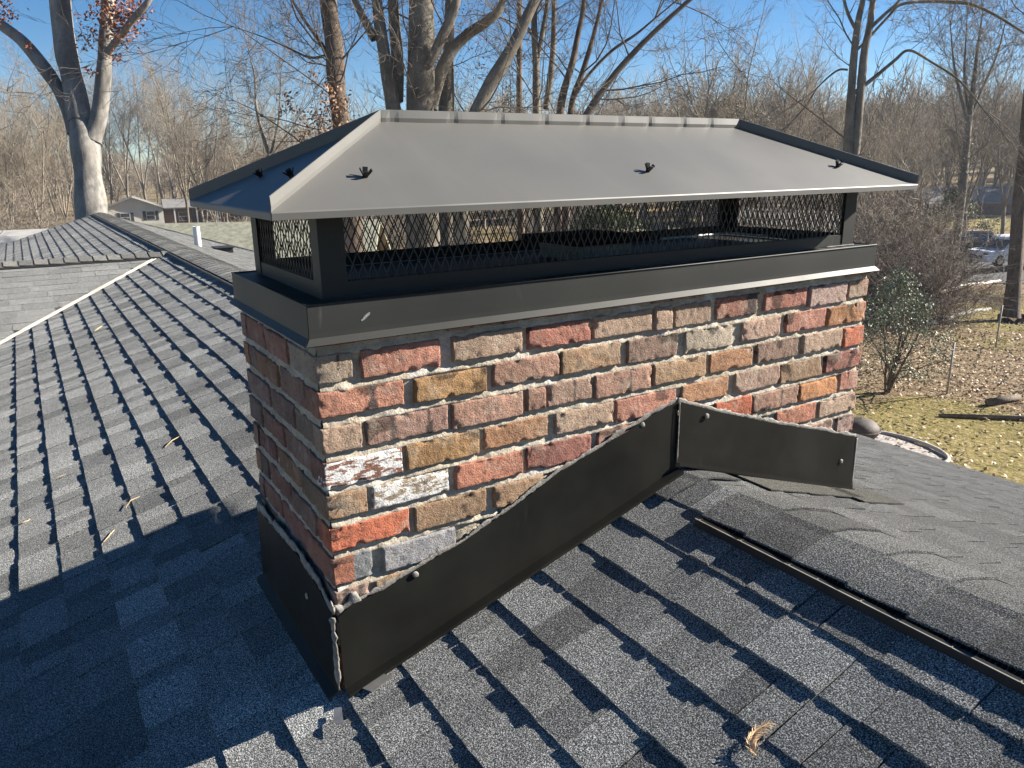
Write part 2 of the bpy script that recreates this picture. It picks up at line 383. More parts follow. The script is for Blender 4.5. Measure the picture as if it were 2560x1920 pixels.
# left side sheet
fl = MB(); ys = np.linspace(-.012, W+.01, 40); vs = []; fs = []
SY = [-.02, .072, .225, .368, .535, .7]; SZ = [-.570, -.545, -.532, -.537, -.552, -.556]
for y in ys:
    zt2 = np.interp(y, SY, SZ)+nz(y, 3, 0, 22)*.006
    for j in range(7):
        v = j/6; z = zt2+(zl(0)+.012-zt2)*v; vs.append((-.012+nz(y, z, 8, 4)*.005-.004*v**3, y, z))
    vs.append((-.036, y, zl(-.036)+.012)); vs.append((-.036, y, zl(-.036)-.002))
for i in range(len(ys)-1):
    for j in range(8): fs.append((i*9+j, (i+1)*9+j, (i+1)*9+j+1, i*9+j+1))
fl.add(vs, fs); f3 = fl.build('flashing_panel', M['flash'], chimney); tag(f3, 'black flashing sheet in shade on the short side')
so = f3.modifiers.new('s', 'SOLIDIFY'); so.thickness = .0015; so.offset = 1
fl = MB(); fl.box((L+.006, -.014, zr_(L)-.05), (L+.0085, W, -.53)); fl.build('flashing_panel', M['flash'], chimney)
# sealant bead: ragged, flattened
def bead(path, r, seed, nrm, squash=.5, name='sealant', ragged=1.0, mat=None, par=None):
    mb = MB(); P = []
    for a, b in zip(path[:-1], path[1:]):
        a = Vector(a); b = Vector(b); n = max(2, int((b-a).length/.006))
        P += [a.lerp(b, i/n) for i in range(n)]
    P.append(Vector(path[-1])); nrm = Vector(nrm); vs = []; fs = []; K = 8
    for i, p in enumerate(P):
        d = (P[min(i+1, len(P)-1)]-P[max(i-1, 0)]).normalized(); s_ = nrm.cross(d).normalized()
        rr_ = r*(1+ragged*(nz(i*.13, seed, 0)*.9+nz(i*.5, seed, 3)*.6)); rr_ = max(rr_, r*.25)
        for j in range(K):
            t = 2*math.pi*j/K
            vs.append(p+s_*math.cos(t)*rr_*(1+.5*nz(i*.35, j, seed)*ragged)+nrm*math.sin(t)*min(rr_, r*1.1)*squash+s_*nz(i*.08, seed, 9)*r*.8*ragged)
    for i in range(len(P)-1):
        for j in range(K): fs.append((i*K+j, i*K+(j+1) % K, (i+1)*K+(j+1) % K, (i+1)*K+j))
    fs += [tuple(range(K-1, -1, -1)), tuple((len(P)-1)*K+j for j in range(K))]
    mb.add(vs, fs); return mb.build(name, mat or M['sealant'], par or chimney, smooth=True)
bead([(x, -.008, z+.003) for x, z in FT], .0065, 1, (0, -1, 0), squash=.16, ragged=1.15)
bead([(x, -.010, z+.003) for x, z in FT2], .0062, 5, (0, -1, 0), squash=.16, ragged=1.1)
bead([(-.010, y, float(np.interp(y, SY, SZ))+.010) for y in np.linspace(-.015, W, 12)], .014, 3, (-1, 0, 0), squash=.28)
bead([(-.014, -.016, z) for z in np.linspace(-.575, zl(0)+.02, 10)], .0065, 8, (-.7, -.7, 0), ragged=1.2)
bead([(1.047, -.019, z) for z in np.linspace(-.243, RZ+.03, 6)], .0022, 11, (0, -1, 0), ragged=.7)
bead([(L+.004, -.018, z) for z in np.linspace(-.53, zr_(L)+.02, 6)], .004, 12, (0, -1, 0), ragged=.6)
bead([(.0, -.006, -.568), (.03, -.006, -.555), (.055, -.006, -.545)], .022, 31, (0, -1, 0), squash=.3)
def blob(c, r, n, seed):
    mb = MB(); n = Vector(n); a = n.orthogonal().normalized(); b = n.cross(a); vs = [Vector(c)+n*r*.35]; K = 12
    for rad, h in ((.5, .33), (.85, .22), (1.05, 0)):
        for j in range(K):
            t = 2*math.pi*j/K; q = r*rad*(1+.35*nz(math.cos(t)*2, math.sin(t)*2, seed))
            vs.append(Vector(c)+a*math.cos(t)*q*.8+b*math.sin(t)*q+n*r*h)
    fs = [(0, 1+j, 1+(j+1) % K) for j in range(K)]
    for k in range(2):
        for j in range(K): fs.append((1+k*K+j, 1+(k+1)*K+j, 1+(k+1)*K+(j+1) % K, 1+k*K+(j+1) % K))
    mb.add(vs, fs); o = mb.build('flashing_screw', M['sealant'], chimney, smooth=True)
for i, (x, z) in enumerate([(.198, -.530), (.911, -.285), (1.158, -.305), (1.839, -.60)]): blob((x, -.016 if x < 1.1 else -.021, z), .0095, (0, -1, 0), i*3.3)
blob((-.0165, .177, -.614), .010, (-1, 0, 0), 7)

# ------------------------------------------------------------------ chimney cap (chase cover, posts, mesh, hood)
cap = empty('rain_cap', 'dark grey metal chimney cap with hipped hood and black mesh sides', 'rain cap', (L/2, W/2, .08))
OX = .008
cc = MB()
x0, x1, y0, y1 = -OX, L+OX, -OX, W+OX
# four skirt faces with kick-out drip edge, each side its own strip so the corners show a slit
def strip(pa, pb, out, g=.0):
    a = Vector(pa); b = Vector(pb); o = Vector(out); n = 24; vs = []; fs = []
    prof = [(0, ZT), (.0005, ZT-.02), (.001, ZB+.01), (.0015, ZB), (.014, ZB-.0135), (.012, ZB-.0155), (-.001, ZB-.002), (-.0015, ZT-.002)]
    d = (b-a).normalized()
    for i in range(n+1):
        p = a.lerp(b, i/n)
        for off, z in prof:
            ext = d*(off*.9*(1 if i == n else -1)) if i in (0, n) else Vector()
            vs.append(Vector((p.x, p.y, z+nz(p.x, p.y, z, 2)*.0008))+o*(off+nz(p.x*1.3, p.y, z, 3)*.0007)+ext)
    K = len(prof)
    for i in range(n):
        for j in range(K): fs.append((i*K+j, i*K+(j+1) % K, (i+1)*K+(j+1) % K, (i+1)*K+j))
    fs += [tuple(range(K-1, -1, -1)), tuple(n*K+j for j in range(K))]
    cc.add(vs, fs)
strip((x0+.001, y0, 0), (x1-.001, y0, 0), (0, -1, 0)); strip((x0, y1-.001, 0), (x0, y0+.001, 0), (-1, 0, 0))
strip((x1, y0+.001, 0), (x1, y1-.001, 0), (1, 0, 0)); strip((x1, y1, 0), (x0, y1, 0), (0, 1, 0))
# top pan, slightly crowned, with rolled edge
nu, nv = 40, 16; vs = []; fs = []
for j in range(nv+1):
    for i in range(nu+1):
        u, v = i/nu, j/nv; x = x0+.001+(x1-x0-.002)*u; y = y0+.001+(y1-y0-.002)*v
        e = min(u*L, (1-u)*L, v*W, (1-v)*W)
        vs.append((x, y, ZT-.003+min(e, .3)*.02+nz(x, y, 0, 4)*.0006))
for j in range(nv):
    for i in range(nu): fs.append((j*(nu+1)+i, j*(nu+1)+i+1, (j+1)*(nu+1)+i+1, (j+1)*(nu+1)+i))
cc.add(vs, fs)
cover = cc.build('chase_cover', M['cap'], cap)
mb = MB(); mb.tube([(x0, y0-.0005, ZT), (x1, y0-.0005, ZT)], .0022, 6); mb.tube([(x0-.0005, y0, ZT), (x0-.0005, y1, ZT)], .0015, 6)
mb.build('rolled_edge', M['cap'], cover, smooth=True)
bead([(1.72, .036, ZT+.002), (1.80, .035, ZT+.002), (1.86, .036, ZT+.002)], .0022, 21, (0, 0, 1), squash=.7, par=cover, mat=M['sealant'], ragged=1.1)
bead([(1.50, W-.07, ZT+.006), (1.7, W-.07, ZT+.006), (1.86, W-.06, ZT+.006), (1.865, W-.25, ZT+.006)], .005, 22, (0, 0, 1), squash=.8, par=cover, mat=M['white_sealant'], ragged=1.1)
# scuff of pale paint on the skirt
mb = MB(); vs = [(.118+.011*math.cos(t)*(1+.5*nz(t, 0, 0, 2)), y0-.0016, .112+.004*math.sin(t)+.008*math.cos(t)) for t in np.linspace(0, 6.1, 14)]
mb.add(vs, [tuple(range(14))]); mb.build('paint_scuff', simple('scuff_paint', (.20, .205, .21), .6, .3, 200), cover)
PX = .045; HZ0, HZ1, HR = .327, .343, .530; HO = .08; INX = .32
# posts: folded angles
def post(cx, cy, sx, sy):
    mb = MB(); w, t = .058, .002; z0, z1 = ZT, HZ1+.02
    mb.box((min(cx, cx+sx*w), min(cy, cy+sy*t), z0), (max(cx, cx+sx*w), max(cy, cy+sy*t), z1))
    w2 = .052
    mb.box((min(cx, cx+sx*t), min(cy+sy*t, cy+sy*w2), z0), (max(cx, cx+sx*t), max(cy+sy*t, cy+sy*w2), z1))
    mb.build('post', M['cap'], cap, bevel=.0008)
post(PX, PX, 1, 1); post(L-PX, PX, -1, 1); post(PX, W-PX, 1, -1); post(L-PX, W-PX, -1, -1)
def rail(a, b, inn):
    mb = MB(); a = Vector(a); b = Vector(b); i_ = Vector(inn)
    prof = [(0, 0), (0, .034), (.006, .036), (.006, .034), (.0018, .032), (.0018, 0)]
    pl = [a+i_*p+Vector((0, 0, z)) for p, z in prof]
    mb.prism(pl, b-a); mb.build('base_rail', M['cap'], cap)
g = .0025
rail((PX+.058, PX+g, ZT), (L-PX-.058, PX+g, ZT), (0, 1, 0)); rail((PX+g, PX+.052, ZT), (PX+g, W-PX-.052, ZT), (1, 0, 0))
rail((PX+.058, W-PX-g, ZT), (L-PX-.058, W-PX-g, ZT), (0, -1, 0)); rail((L-PX-g, PX+.052, ZT), (L-PX-g, W-PX-.052, ZT), (-1, 0, 0))
# expanded metal mesh: zig-zag strands
def screen(a, b, inn):
    mb = MB(); a = Vector(a); b = Vector(b); d = (b-a); Ln = d.length; d.normalize(); i_ = Vector(inn)
    z0, z1 = ZT+.018, HZ1+.005; pw, ph = .0225, .050; n = int(Ln/pw); 
    steps = int((z1-z0)/(ph/2))+1
    for k in range(n+1):
        c = a+d*(k*pw)
        for s_ in (1, -1):
            pts = []
            for m in range(steps+1):
                z = z0+m*ph/2
                tri = [0, .5][m % 2]
                off = s_*(tri*pw*.98)
                p = c+d*off+Vector((0, 0, z))+i_*(.0006*s_); pts.append(p)
            # flat strand, 1.6 mm wide
            vs = []; fs = []
            for p in pts:
                vs += [p-d*.0013-i_*.0006, p+d*.0013-i_*.0006, p+d*.0013+i_*.0008, p-d*.0013+i_*.0008]
            for q_ in range(len(pts)-1):
                for j in range(4): fs.append((q_*4+j, q_*4+(j+1) % 4, (q_+1)*4+(j+1) % 4, (q_+1)*4+j))
            mb.add(vs, fs)
    mb.build('mesh_screen', M['mesh'], cap)
e = .006
screen((PX+.03, PX+e, 0), (L-PX-.03, PX+e, 0), (0, 1, 0)); screen((PX+e, PX+.03, 0), (PX+e, W-PX-.03, 0), (1, 0, 0))
screen((PX+.03, W-PX-e, 0), (L-PX-.03, W-PX-e, 0), (0, -1, 0)); screen((L-PX-e, PX+.03, 0), (L-PX-e, W-PX-.03, 0), (-1, 0, 0))
# hood
hx0, hx1, hy0, hy1 = -HO, L+HO, -HO, W+HO; yc = W/2
A, B, C_, D_ = Vector((hx0, hy0, HZ1)), Vector((hx1, hy0, HZ1)), Vector((hx1, hy1, HZ1)), Vector((hx0, hy1, HZ1))
E_, F2 = Vector((INX, yc, HR)), Vector((L-INX, yc, HR))
def panel(a, b, c, d, n1, n2, seed):
    mb = MB(); vs = []; fs = []
    nrm = (b-a).cross(d-a).normalized()
    for j in range(n2+1):
        for i in range(n1+1):
            u, v = i/n1, j/n2; p = a.lerp(b, u).lerp(d.lerp(c, u), v)
            w_ = math.sin(math.pi*u)*math.sin(math.pi*v)
            vs.append(p+nrm*(w_*(.003*nz(p.x*1.2, p.y, seed, 1.5)-.002)))
    for j in range(n2):
        for i in range(n1): fs.append((j*(n1+1)+i, j*(n1+1)+i+1, (j+1)*(n1+1)+i+1, (j+1)*(n1+1)+i))
    mb.add(vs, fs); return mb
hood = MB()
for (a, b, c, d, n1, n2, s_) in ((A, B, F2, E_, 40, 10, 1), (D_, A, E_, E_, 14, 10, 2), (B, C_, F2, F2, 14, 10, 3), (C_, D_, E_, F2, 40, 10, 4)):
    p = panel(a, b, c, d, n1, n2, s_)
    hood.add(p.V, [f for f in p.F])
# fascia (small drip fold, leaning in)
for a, b, o in ((A, B, (0, -1, 0)), (B, C_, (1, 0, 0)), (C_, D_, (0, 1, 0)), (D_, A, (-1, 0, 0))):
    o = Vector(o); n = 30; vs = []; fs = []
    for i in range(n+1):
        p = a.lerp(b, i/n); w_ = nz(p.x, p.y, 3, 3)*.001
        vs += [p, p+o*(.0015+w_)-Vector((0, 0, .003)), p+o*(.001+w_)-Vector((0, 0, HZ1-HZ0)), p-o*.006-Vector((0, 0, HZ1-HZ0-.0015))]
    for i in range(n):
        for j in range(3): fs.append((i*4+j, (i+1)*4+j, (i+1)*4+j+1, i*4+j+1)[::-1])
    hood.add(vs, fs)
hood_o = hood.build('hood', M['hood'], cap, smooth=True)
so = hood_o.modifiers.new('s', 'SOLIDIFY'); so.thickness = .0012; so.offset = -1
es = hood_o.modifiers.new('es', 'EDGE_SPLIT'); es.split_angle = math.radians(15)
# standing seams
def seam(a, b, h, lean, name='standing_seam', dents=()):
    mb = MB(); a = Vector(a); b = Vector(b); Ln = (b-a).length; n = max(12, int(Ln/.012)); vs = []; fs = []
    lean = Vector(lean); up = Vector((0, 0, 1)); 
    for i in range(n+1):
        u = i/n; p = a.lerp(b, u); x = u*Ln; dent = 0
        for dn in dents:
            dent += math.exp(-abs((x-dn)/.009)**1.3)
        off = -lean*(.0035*dent) + lean*(.0022 if dents else 0)
        for q_, (hh, th) in enumerate(((0, 0), (h*.35, 1), (h, .1), (h+.0008, -1), (h*.9, -1.4), (0, -1.4))):
            vs.append(p+up*(hh-.001)+lean*(.0012*th)+(off if q_ in (0, 1) else off*.15)+lean*.0008*nz(x, hh, 2, 12))
    for i in range(n):
        for j in range(5): fs.append((i*6+j, (i+1)*6+j, (i+1)*6+j+1, i*6+j+1))
    fs += [tuple(range(6)), tuple(n*6+j for j in range(5, -1, -1))]
    mb.add(vs, fs); return mb.build(name, M['hood'], hood_o)
sh = .029
n45 = Vector((-.6, .6, 0)).normalized()
seam(A, E_, sh, (.62, -.78, 0)); seam(D_, E_, sh, (.62, .78, 0)); seam(F2, B, sh, (-.62, -.78, 0)); seam(F2, C_, sh, (-.62, .78, 0))
seam(E_, F2, sh, (0, -1, 0), dents=[.03, .20, .345, .49, .635, .765, .88, 1.02, 1.14])
# bolts with splayed prongs
def clip(p, n, par):
    mb = MB(); p = Vector(p); n = Vector(n).normalized(); a = n.orthogonal().normalized(); b = n.cross(a)
    for k in range(4):
        t = k*math.pi/2+.5; d = a*math.cos(t)+b*math.sin(t)
        s_ = d.cross(n)
        base = p+d*.003; tip = p+d*.014+n*.017
        mb.prism([base-s_*.0052, base+s_*.0052, tip+s_*.0056, tip-s_*.0056], (n*.4-d).normalized()*.003)
    mb.tube([p-n*.002, p+n*.006], .006, 10)
    mb.build('bolt_clip', M['clip'], par, bevel=.0003)
    
mf = (HR-HZ1)/(yc+HO); nf = Vector((0, -mf, 1)); ml = (HR-HZ1)/(INX+HO); nl_ = Vector((-ml, 0, 1))
for x in (.159, .955, 1.751): clip((x, .045, HZ1+mf*.125), nf, hood_o)
for y in (.46, .20): clip((.048, y, HZ1+ml*.128), nl_, hood_o)
for x in (.3, 1.6): clip((x, W-.045, HZ1+mf*.125), Vector((0, mf, 1)), hood_o)

# flue with its flat lid, inside the cap
flue = empty('flue_pipe', 'dark square flue with flat black lid inside the mesh cap', 'flue', (.955, .32, ZT))
mb = MB(); mb.box((.86, .21, ZT-.01), (1.05, .42, .195)); mb.build('flue_tile', simple('flue_tile', (.24, .2, .16), .8, .3, 25), flue, bevel=.004)
mb = MB(); pl = [(.82, .175), (1.09, .175), (1.09, .46), (.82, .46)]
mb.box((.82, .175, .200), (1.09, .46, .218)); 
mb.add([(.82, .175, .2181), (1.09, .175, .2181), (1.09, .46, .2181), (.82, .46, .2181), (.955, .3175, .229)], [(0, 1, 4), (1, 2, 4), (2, 3, 4), (3, 0, 4)])
mb.build('flue_lid', M['lid'], flue)

# ------------------------------------------------------------------ the house: roof slopes in overlapping laminated shingles
house = empty('house', 'low house under a blue grey asphalt shingle roof with hipped cross gable', 'house', (0, 8, -4.5))
def shingles(name, O, a, b, n, ulen, vlen, mat, seed, step=.143, keep=None, pitch_w=(.05, .16), th=(.0066, .0108), bright=1.0, label=None, patch=None, teeth=1.0, wav=.004, var=1.0):
    """O eave corner, a along the course, b upslope, n normal"""
    O, a, b, n = Vector(O), Vector(a).normalized(), Vector(b).normalized(), Vector(n).normalized()
    r = random.Random(seed); mb = MB(); ncs = int(vlen/step)+1; V = []; F = []; C = []
    def P(u, v, h):
        p = O+a*u+b*v
        return p+n*(h+wav*nz(p.x, p.y, 0, 1.7)+wav*.5*nz(p.x, p.y, 5, 6))
    for k in range(ncs):
        v0 = k*step; u = -r.uniform(0, .2); on = True
        if v0 > vlen-.05: break
        vj = r.uniform(-.002, .002)
        while u < ulen:
            w = r.uniform(*pitch_w)*(1.25 if on else 1); u1 = u+w
            if r.random() < .18: on = on
            hgt = th[1] if on else th[0]
            hgt += r.uniform(-.0012, .0014)
            mid = O+a*((u+u1)/2)+b*(v0+step/2)
            if keep is None or keep(mid):
                cr = r.choice([.7, .85, .95, 1.08, 1.2])*r.uniform(.93, 1.07)
                cr = 1+(cr-1)*var
                if not on: cr *= 1-.18*var
                cr *= bright
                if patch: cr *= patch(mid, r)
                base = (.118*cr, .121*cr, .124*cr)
                tp = .006*r.uniform(-1, 1)*teeth; e0 = -.002+vj
                vt = min(v0+step+.012, vlen+.01); j1 = r.uniform(-.0012, .0012); j2 = r.uniform(-.0012, .0012)
                o = len(V); K = 6; ua, ub = u+.0014+tp*.5, u1-.0014-tp*.5
                front = []
                for q in range(K):
                    f = q/(K-1); jag = (r.uniform(-.0016, .0012) if teeth else 0)*(1 if hgt > .006 else .6)
                    front.append((ua+(ub-ua)*f, v0+e0+j1+(j2-j1)*f+r.uniform(-.0012, .0012), hgt+jag))
                V += [P(*q) for q in front]+[P(ua+(ub-ua)*q/(K-1), v0+step*.35, hgt*.68) for q in range(K)]+[P(u+.0014+(u1-u-.0018)*q/(K-1), vt, .0005) for q in range(K)]
                V += [P(a_, b_, -.004) for a_, b_, c_2 in front]+[P(u1-.0014, vt, -.004), P(u+.0014, vt, -.004)]
                for q in range(K-1):
                    F += [(o+q, o+q+1, o+K+q+1, o+K+q), (o+K+q, o+K+q+1, o+2*K+q+1, o+2*K+q), (o+3*K+q, o+3*K+q+1, o+q+1, o+q)]
                F += [(o+4*K-1, o+4*K, o+3*K-1, o+2*K-1, o+K-1), (o+4*K+1, o+3*K, o, o+K, o+2*K)]
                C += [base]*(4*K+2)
            u = u1; on = not on
            if r.random() < .12: on = not on
    mb.add(V, F, col=C)
    o = mb.build(name, mat, house)
    if label: tag(o, label)
    return o
YN, YF = -4.0, 19.0
XE_L, XE_R = -6.2, 5.3
bl = Vector((1, 0, SL)).normalized(); nl = Vector((-SL, 0, 1)).normalized()
br = Vector((-1, 0, SR)).normalized(); nr = Vector((SR, 0, 1)).normalized()
lenL = (RX-XE_L)*math.sqrt(1+SL*SL); lenR = (XE_R-RX)*math.sqrt(1+SR*SR)
CG_Y, CG_Z, CG_S = 8.38, -.50, .285     # cross gable ridge
czf = lambda y: CG_Z-CG_S*abs(y-CG_Y)
inch = lambda p: (.03 < p.x < L-.03 and .03 < p.y < W-.03)
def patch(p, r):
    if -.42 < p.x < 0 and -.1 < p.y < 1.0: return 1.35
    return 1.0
# phase: a course line runs at x = 0.138 where the photograph shows one
hyp = math.sqrt(1+SL*SL); stepx = .143/hyp
k0 = math.floor((.138-XE_L)/stepx); XE = .138-k0*stepx*1.0
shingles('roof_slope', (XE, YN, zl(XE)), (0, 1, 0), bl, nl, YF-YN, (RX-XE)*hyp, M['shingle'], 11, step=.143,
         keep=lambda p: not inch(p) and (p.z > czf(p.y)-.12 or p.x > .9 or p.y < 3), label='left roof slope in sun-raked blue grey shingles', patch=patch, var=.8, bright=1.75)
hyR = math.sqrt(1+SR*SR)
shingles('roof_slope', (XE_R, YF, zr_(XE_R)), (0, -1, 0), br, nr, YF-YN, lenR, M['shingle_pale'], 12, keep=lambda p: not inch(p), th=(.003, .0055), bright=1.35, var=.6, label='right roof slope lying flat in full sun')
# cross gable: near and far slopes
bc = Vector((0, 1, CG_S)).normalized(); nc = Vector((0, -CG_S, 1)).normalized()
lc = 7.4*math.sqrt(1+CG_S**2)
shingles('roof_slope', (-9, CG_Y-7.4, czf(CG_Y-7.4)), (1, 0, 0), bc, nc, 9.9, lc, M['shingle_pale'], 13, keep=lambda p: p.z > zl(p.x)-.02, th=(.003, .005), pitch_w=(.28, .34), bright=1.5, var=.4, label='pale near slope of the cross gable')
bc2 = Vector((0, -1, CG_S)).normalized(); nc2 = Vector((0, CG_S, 1)).normalized()
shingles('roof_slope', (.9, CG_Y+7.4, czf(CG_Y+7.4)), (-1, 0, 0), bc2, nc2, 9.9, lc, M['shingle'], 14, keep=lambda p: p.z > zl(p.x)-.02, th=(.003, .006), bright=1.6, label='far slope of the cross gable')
# decking and gable walls
wallm = simple('house_wall', (.45, .42, .38), .8, .1, 3)
mb = MB()
mb.add([(XE_L, YN, zl(XE_L)-.008), (RX, YN, RZ-.008), (RX, YF, RZ-.008), (XE_L, YF, zl(XE_L)-.008), (XE_R, YN, zr_(XE_R)-.008), (XE_R, YF, zr_(XE_R)-.008)], [(0, 1, 2, 3), (1, 4, 5, 2)])
mb.add([(-9, CG_Y-7.4, czf(CG_Y-7.4)-.008), (.95, CG_Y-7.4, czf(CG_Y-7.4)-.008), (.95, CG_Y, CG_Z-.008), (-9, CG_Y, CG_Z-.008), (.95, CG_Y+7.4, czf(CG_Y+7.4)-.008), (-9, CG_Y+7.4, czf(CG_Y+7.4)-.008)], [(0, 1, 2, 3), (3, 2, 4, 5)])
mb.build('roof_deck', simple('roof_felt', (.05, .05, .052), .9), house)
mb = MB()
for y, t_ in ((YN+.4, .15), (YF-.4, .15)):
    mb.prism([(XE_L+.5, y, -4.6), (XE_R-.5, y, -4.6), (XE_R-.5, y, zr_(XE_R-.5)-.05), (RX, y, RZ-.05), (XE_L+.5, y, zl(XE_L+.5)-.05)], (0, t_, 0))
mb.box((XE_R-.65, YN+.56, -4.6), (XE_R-.5, YF-.41, zr_(XE_R-.5)-.06)); mb.box((XE_L+.5, YN+.56, -4.6), (XE_L+.65, YF-.41, zl(XE_L+.5)-.06))
mb.build('wall', wallm, house)
mb = MB(); mb.box((XE_R-.02, YN, zr_(XE_R)-.16), (XE_R+.02, YF, zr_(XE_R)-.012)); mb.box((XE_L-.02, YN, zl(XE_L)-.16), (XE_L+.02, YF, zl(XE_L)-.012))
mb.build('fascia_board', simple('fascia_board', (.55, .53, .5), .6, .1), house)

# ridge caps over a low plastic vent
def ridge(y0, y1, vent, seed, name='ridge_cap', shift=0.0):
    r = random.Random(seed); mb = MB(); H = .022 if vent else .010
    n = int((y1-y0)/.143); V = []; F = []; C = []
    # u: across; heights follow both slopes, crest rounded
    us = [-.135, -.10, -.06, -.025, 0, .03, .07, .12, .17, .21] if vent else [-.13, -.09, -.05, -.02, 0, .03, .06, .10, .14, .17]
    for k in range(n):
        ya = y1-k*.143; yb = ya-.150; cr = r.choice([.7, .9, 1.05, 1.2, 1.4])
        ju = r.uniform(-.004, .004); rows = []
        for (yy, hh) in ((ya, .001), ((ya+yb)/2, .004), (yb, .0085)):
            row = []
            for i, u in enumerate(us):
                x = RX+u+ju*(1 if yy == yb else .4)
                z = (zl(x) if u < 0 else zr_(x))
                crest = -.012*math.exp(-(u/.05)**2)
                row.append((x, yy+nz(x, yy, 3, 9)*.003, z+H+hh+crest+nz(x, yy, 0, 5)*.003))
            rows.append(row)
        o = len(V); m = len(us)
        for row in rows: V += row
        V += [(x, y, z-.006) for x, y, z in rows[2]]; V += [(x, y, z-.006) for x, y, z in rows[0]]
        for i in range(m-1):
            F += [(o+i, o+i+1, o+m+i+1, o+m+i), (o+m+i, o+m+i+1, o+2*m+i+1, o+2*m+i), (o+2*m+i, o+2*m+i+1, o+3*m+i+1, o+3*m+i)]
        F += [(o, o+m, o+2*m, o+3*m, o+4*m), (o+m-1, o+5*m-1, o+4*m-1, o+3*m-1, o+2*m-1)]
        C += [(.16*cr, .162*cr, .162*cr)]*(5*m)
    mb.add(V, F, col=C); mb.build(name, M['shingle'], house)
    if vent:
        v = MB()
        for s_, zf, u0, u1 in ((-1, zl, .160, .150), (1, zr_, .222, .214)):
            # outer baffle rail
            v.prism([(RX+s_*u0, y0, zf(RX+s_*u0)+.003), (RX+s_*u0, y0, zf(RX+s_*u0)+.024), (RX+s_*u1, y0, zf(RX+s_*u1)+.024), (RX+s_*u1, y0, zf(RX+s_*u1)+.003)], (0, y1-y0, 0))
            v.box((RX+s_*(u1-.002) if s_ < 0 else RX+.05, y0, zf(RX+s_*.1)-.03), (RX-.05 if s_ < 0 else RX+s_*(u1-.002), y1, zf(RX+s_*u1)+.006))
            yy = y0
            while yy < min(y1, y0+30) and (yy < 3 or s_ < 0):
                v.box((min(RX+s_*u1, RX+s_*.12), yy, zf(RX+s_*u1)+.006), (max(RX+s_*u1, RX+s_*.12), yy+.0018, zf(RX+s_*u1)+.019)); yy += .011 if yy < 1 else .05
        v.build('ridge_vent', M['plastic'], house)
        v = MB(); 
        for s_, zf, u0 in ((-1, zl, .1602), ):
            x = RX+s_*u0
            v.prism([(x+.0005, y0, zf(x)+.0243), (x+.0045, y0, zf(x)+.0243), (x+.0045, y0, zf(x)+.0251), (x+.0005, y0, zf(x)+.0251)], (0, y1-y0, 0))
            yy = y0+.03; q = random.Random(4)
            while yy < y1:
                v.box((x+.0003, yy, zf(x)+.0252), (x+.013, yy+.0022, zf(x)+.0262)); yy += .10+q.uniform(-.03, .05)
        v.build('vent_edge_strip', M['vent_edge'], house)
ridge(YN, -.235, True, 1); ridge(-.225, .05, False, 2); ridge(W+.03, W+.3, False, 3); ridge(W+.31, YF, True, 5)
# overlapping shingle pieces laid by the flashing on the near right slope
mb = MB(); r5 = random.Random(9)
for (xa, ya, w_, d_) in ((1.30, -.02, .34, .14), (1.50, -.05, .33, .10), (1.75, -.02, .30, .16)):
    pl = [(xa, ya-d_), (xa+w_, ya-d_*.8), (xa+w_, ya+.1), (xa, ya+.1)]
    mb.prism([(x, y, zr_(x)+.008) for x, y in pl], (0, 0, .004), col=(.12, .118, .105))
mb.build('shingle_patch', M['shingle_pale'], house)
# cross gable ridge cap, along X
mb = MB(); x = .93; r6 = random.Random(5)
while x > -8.8:
    cr = r6.choice([1.0, 1.2, 1.4, 1.6]); h = .024; jj = r6.uniform(-.006, .006)
    for s_ in (-1, 1):
        ys_ = [CG_Y, CG_Y+s_*.05, CG_Y+s_*(.165+jj)]
        vs = []
        for xx, hh in ((x+.07, .0), (x-.075, .010)):
            for i, yy in enumerate(ys_): vs.append((xx, yy, czf(yy)+h+hh-(.008 if i == 0 else 0)))
        vs += [(vs[3+i][0], vs[3+i][1], vs[3+i][2]-.006) for i in range(3)]+[(vs[2][0], vs[2][1], vs[2][2]-.006)]
        fs = [(0, 3, 4, 1), (1, 4, 5, 2), (3, 6, 7, 4), (4, 7, 8, 5), (2, 5, 8, 9)]
        mb.add(vs, fs if s_ > 0 else [f[::-1] for f in fs], col=(.10*cr, .10*cr, .097*cr))
    x -= .143
mb.build('ridge_cap', M['shingle_pale'], house)
mb = MB()
for s_ in (-1, 1): mb.prism([(-8.8, CG_Y+s_*.185, czf(CG_Y+.185)+.002), (-8.8, CG_Y+s_*.185, czf(CG_Y+.185)+.018), (-8.8, CG_Y+s_*.1, czf(CG_Y+.1)+.018), (-8.8, CG_Y+s_*.1, czf(CG_Y+.1)-.01)], (9.7, 0, 0))
mb.build('ridge_vent', M['plastic'], house)
# valley lining: weathered metal W-profile with debris
mb = MB(); vs = []; fs = []; n = 60
yv = lambda x: CG_Y-(CG_Z-zl(x))/CG_S
for i in range(n+1):
    x = .86+(-7.0-.86)*i/n; y = yv(x); d = Vector((-1, -SL/CG_S, 0)).normalized(); s_ = Vector((-d.y, d.x, 0))
    w_ = .032+nz(x, y, 0, 3)*.006
    for k, (o_, h) in enumerate(((-1, .016), (-.25, .010), (0, .018), (.25, .010), (1, .016))):
        p = Vector((x, y, 0))+s_*o_*w_; vs.append((p.x, p.y, max(zl(p.x), czf(p.y))+h))
for i in range(n):
    for j in range(4): fs.append((i*5+j, (i+1)*5+j, (i+1)*5+j+1, i*5+j+1))
mb.add(vs, fs); mb.build('roof_valley', M['valley'], house)
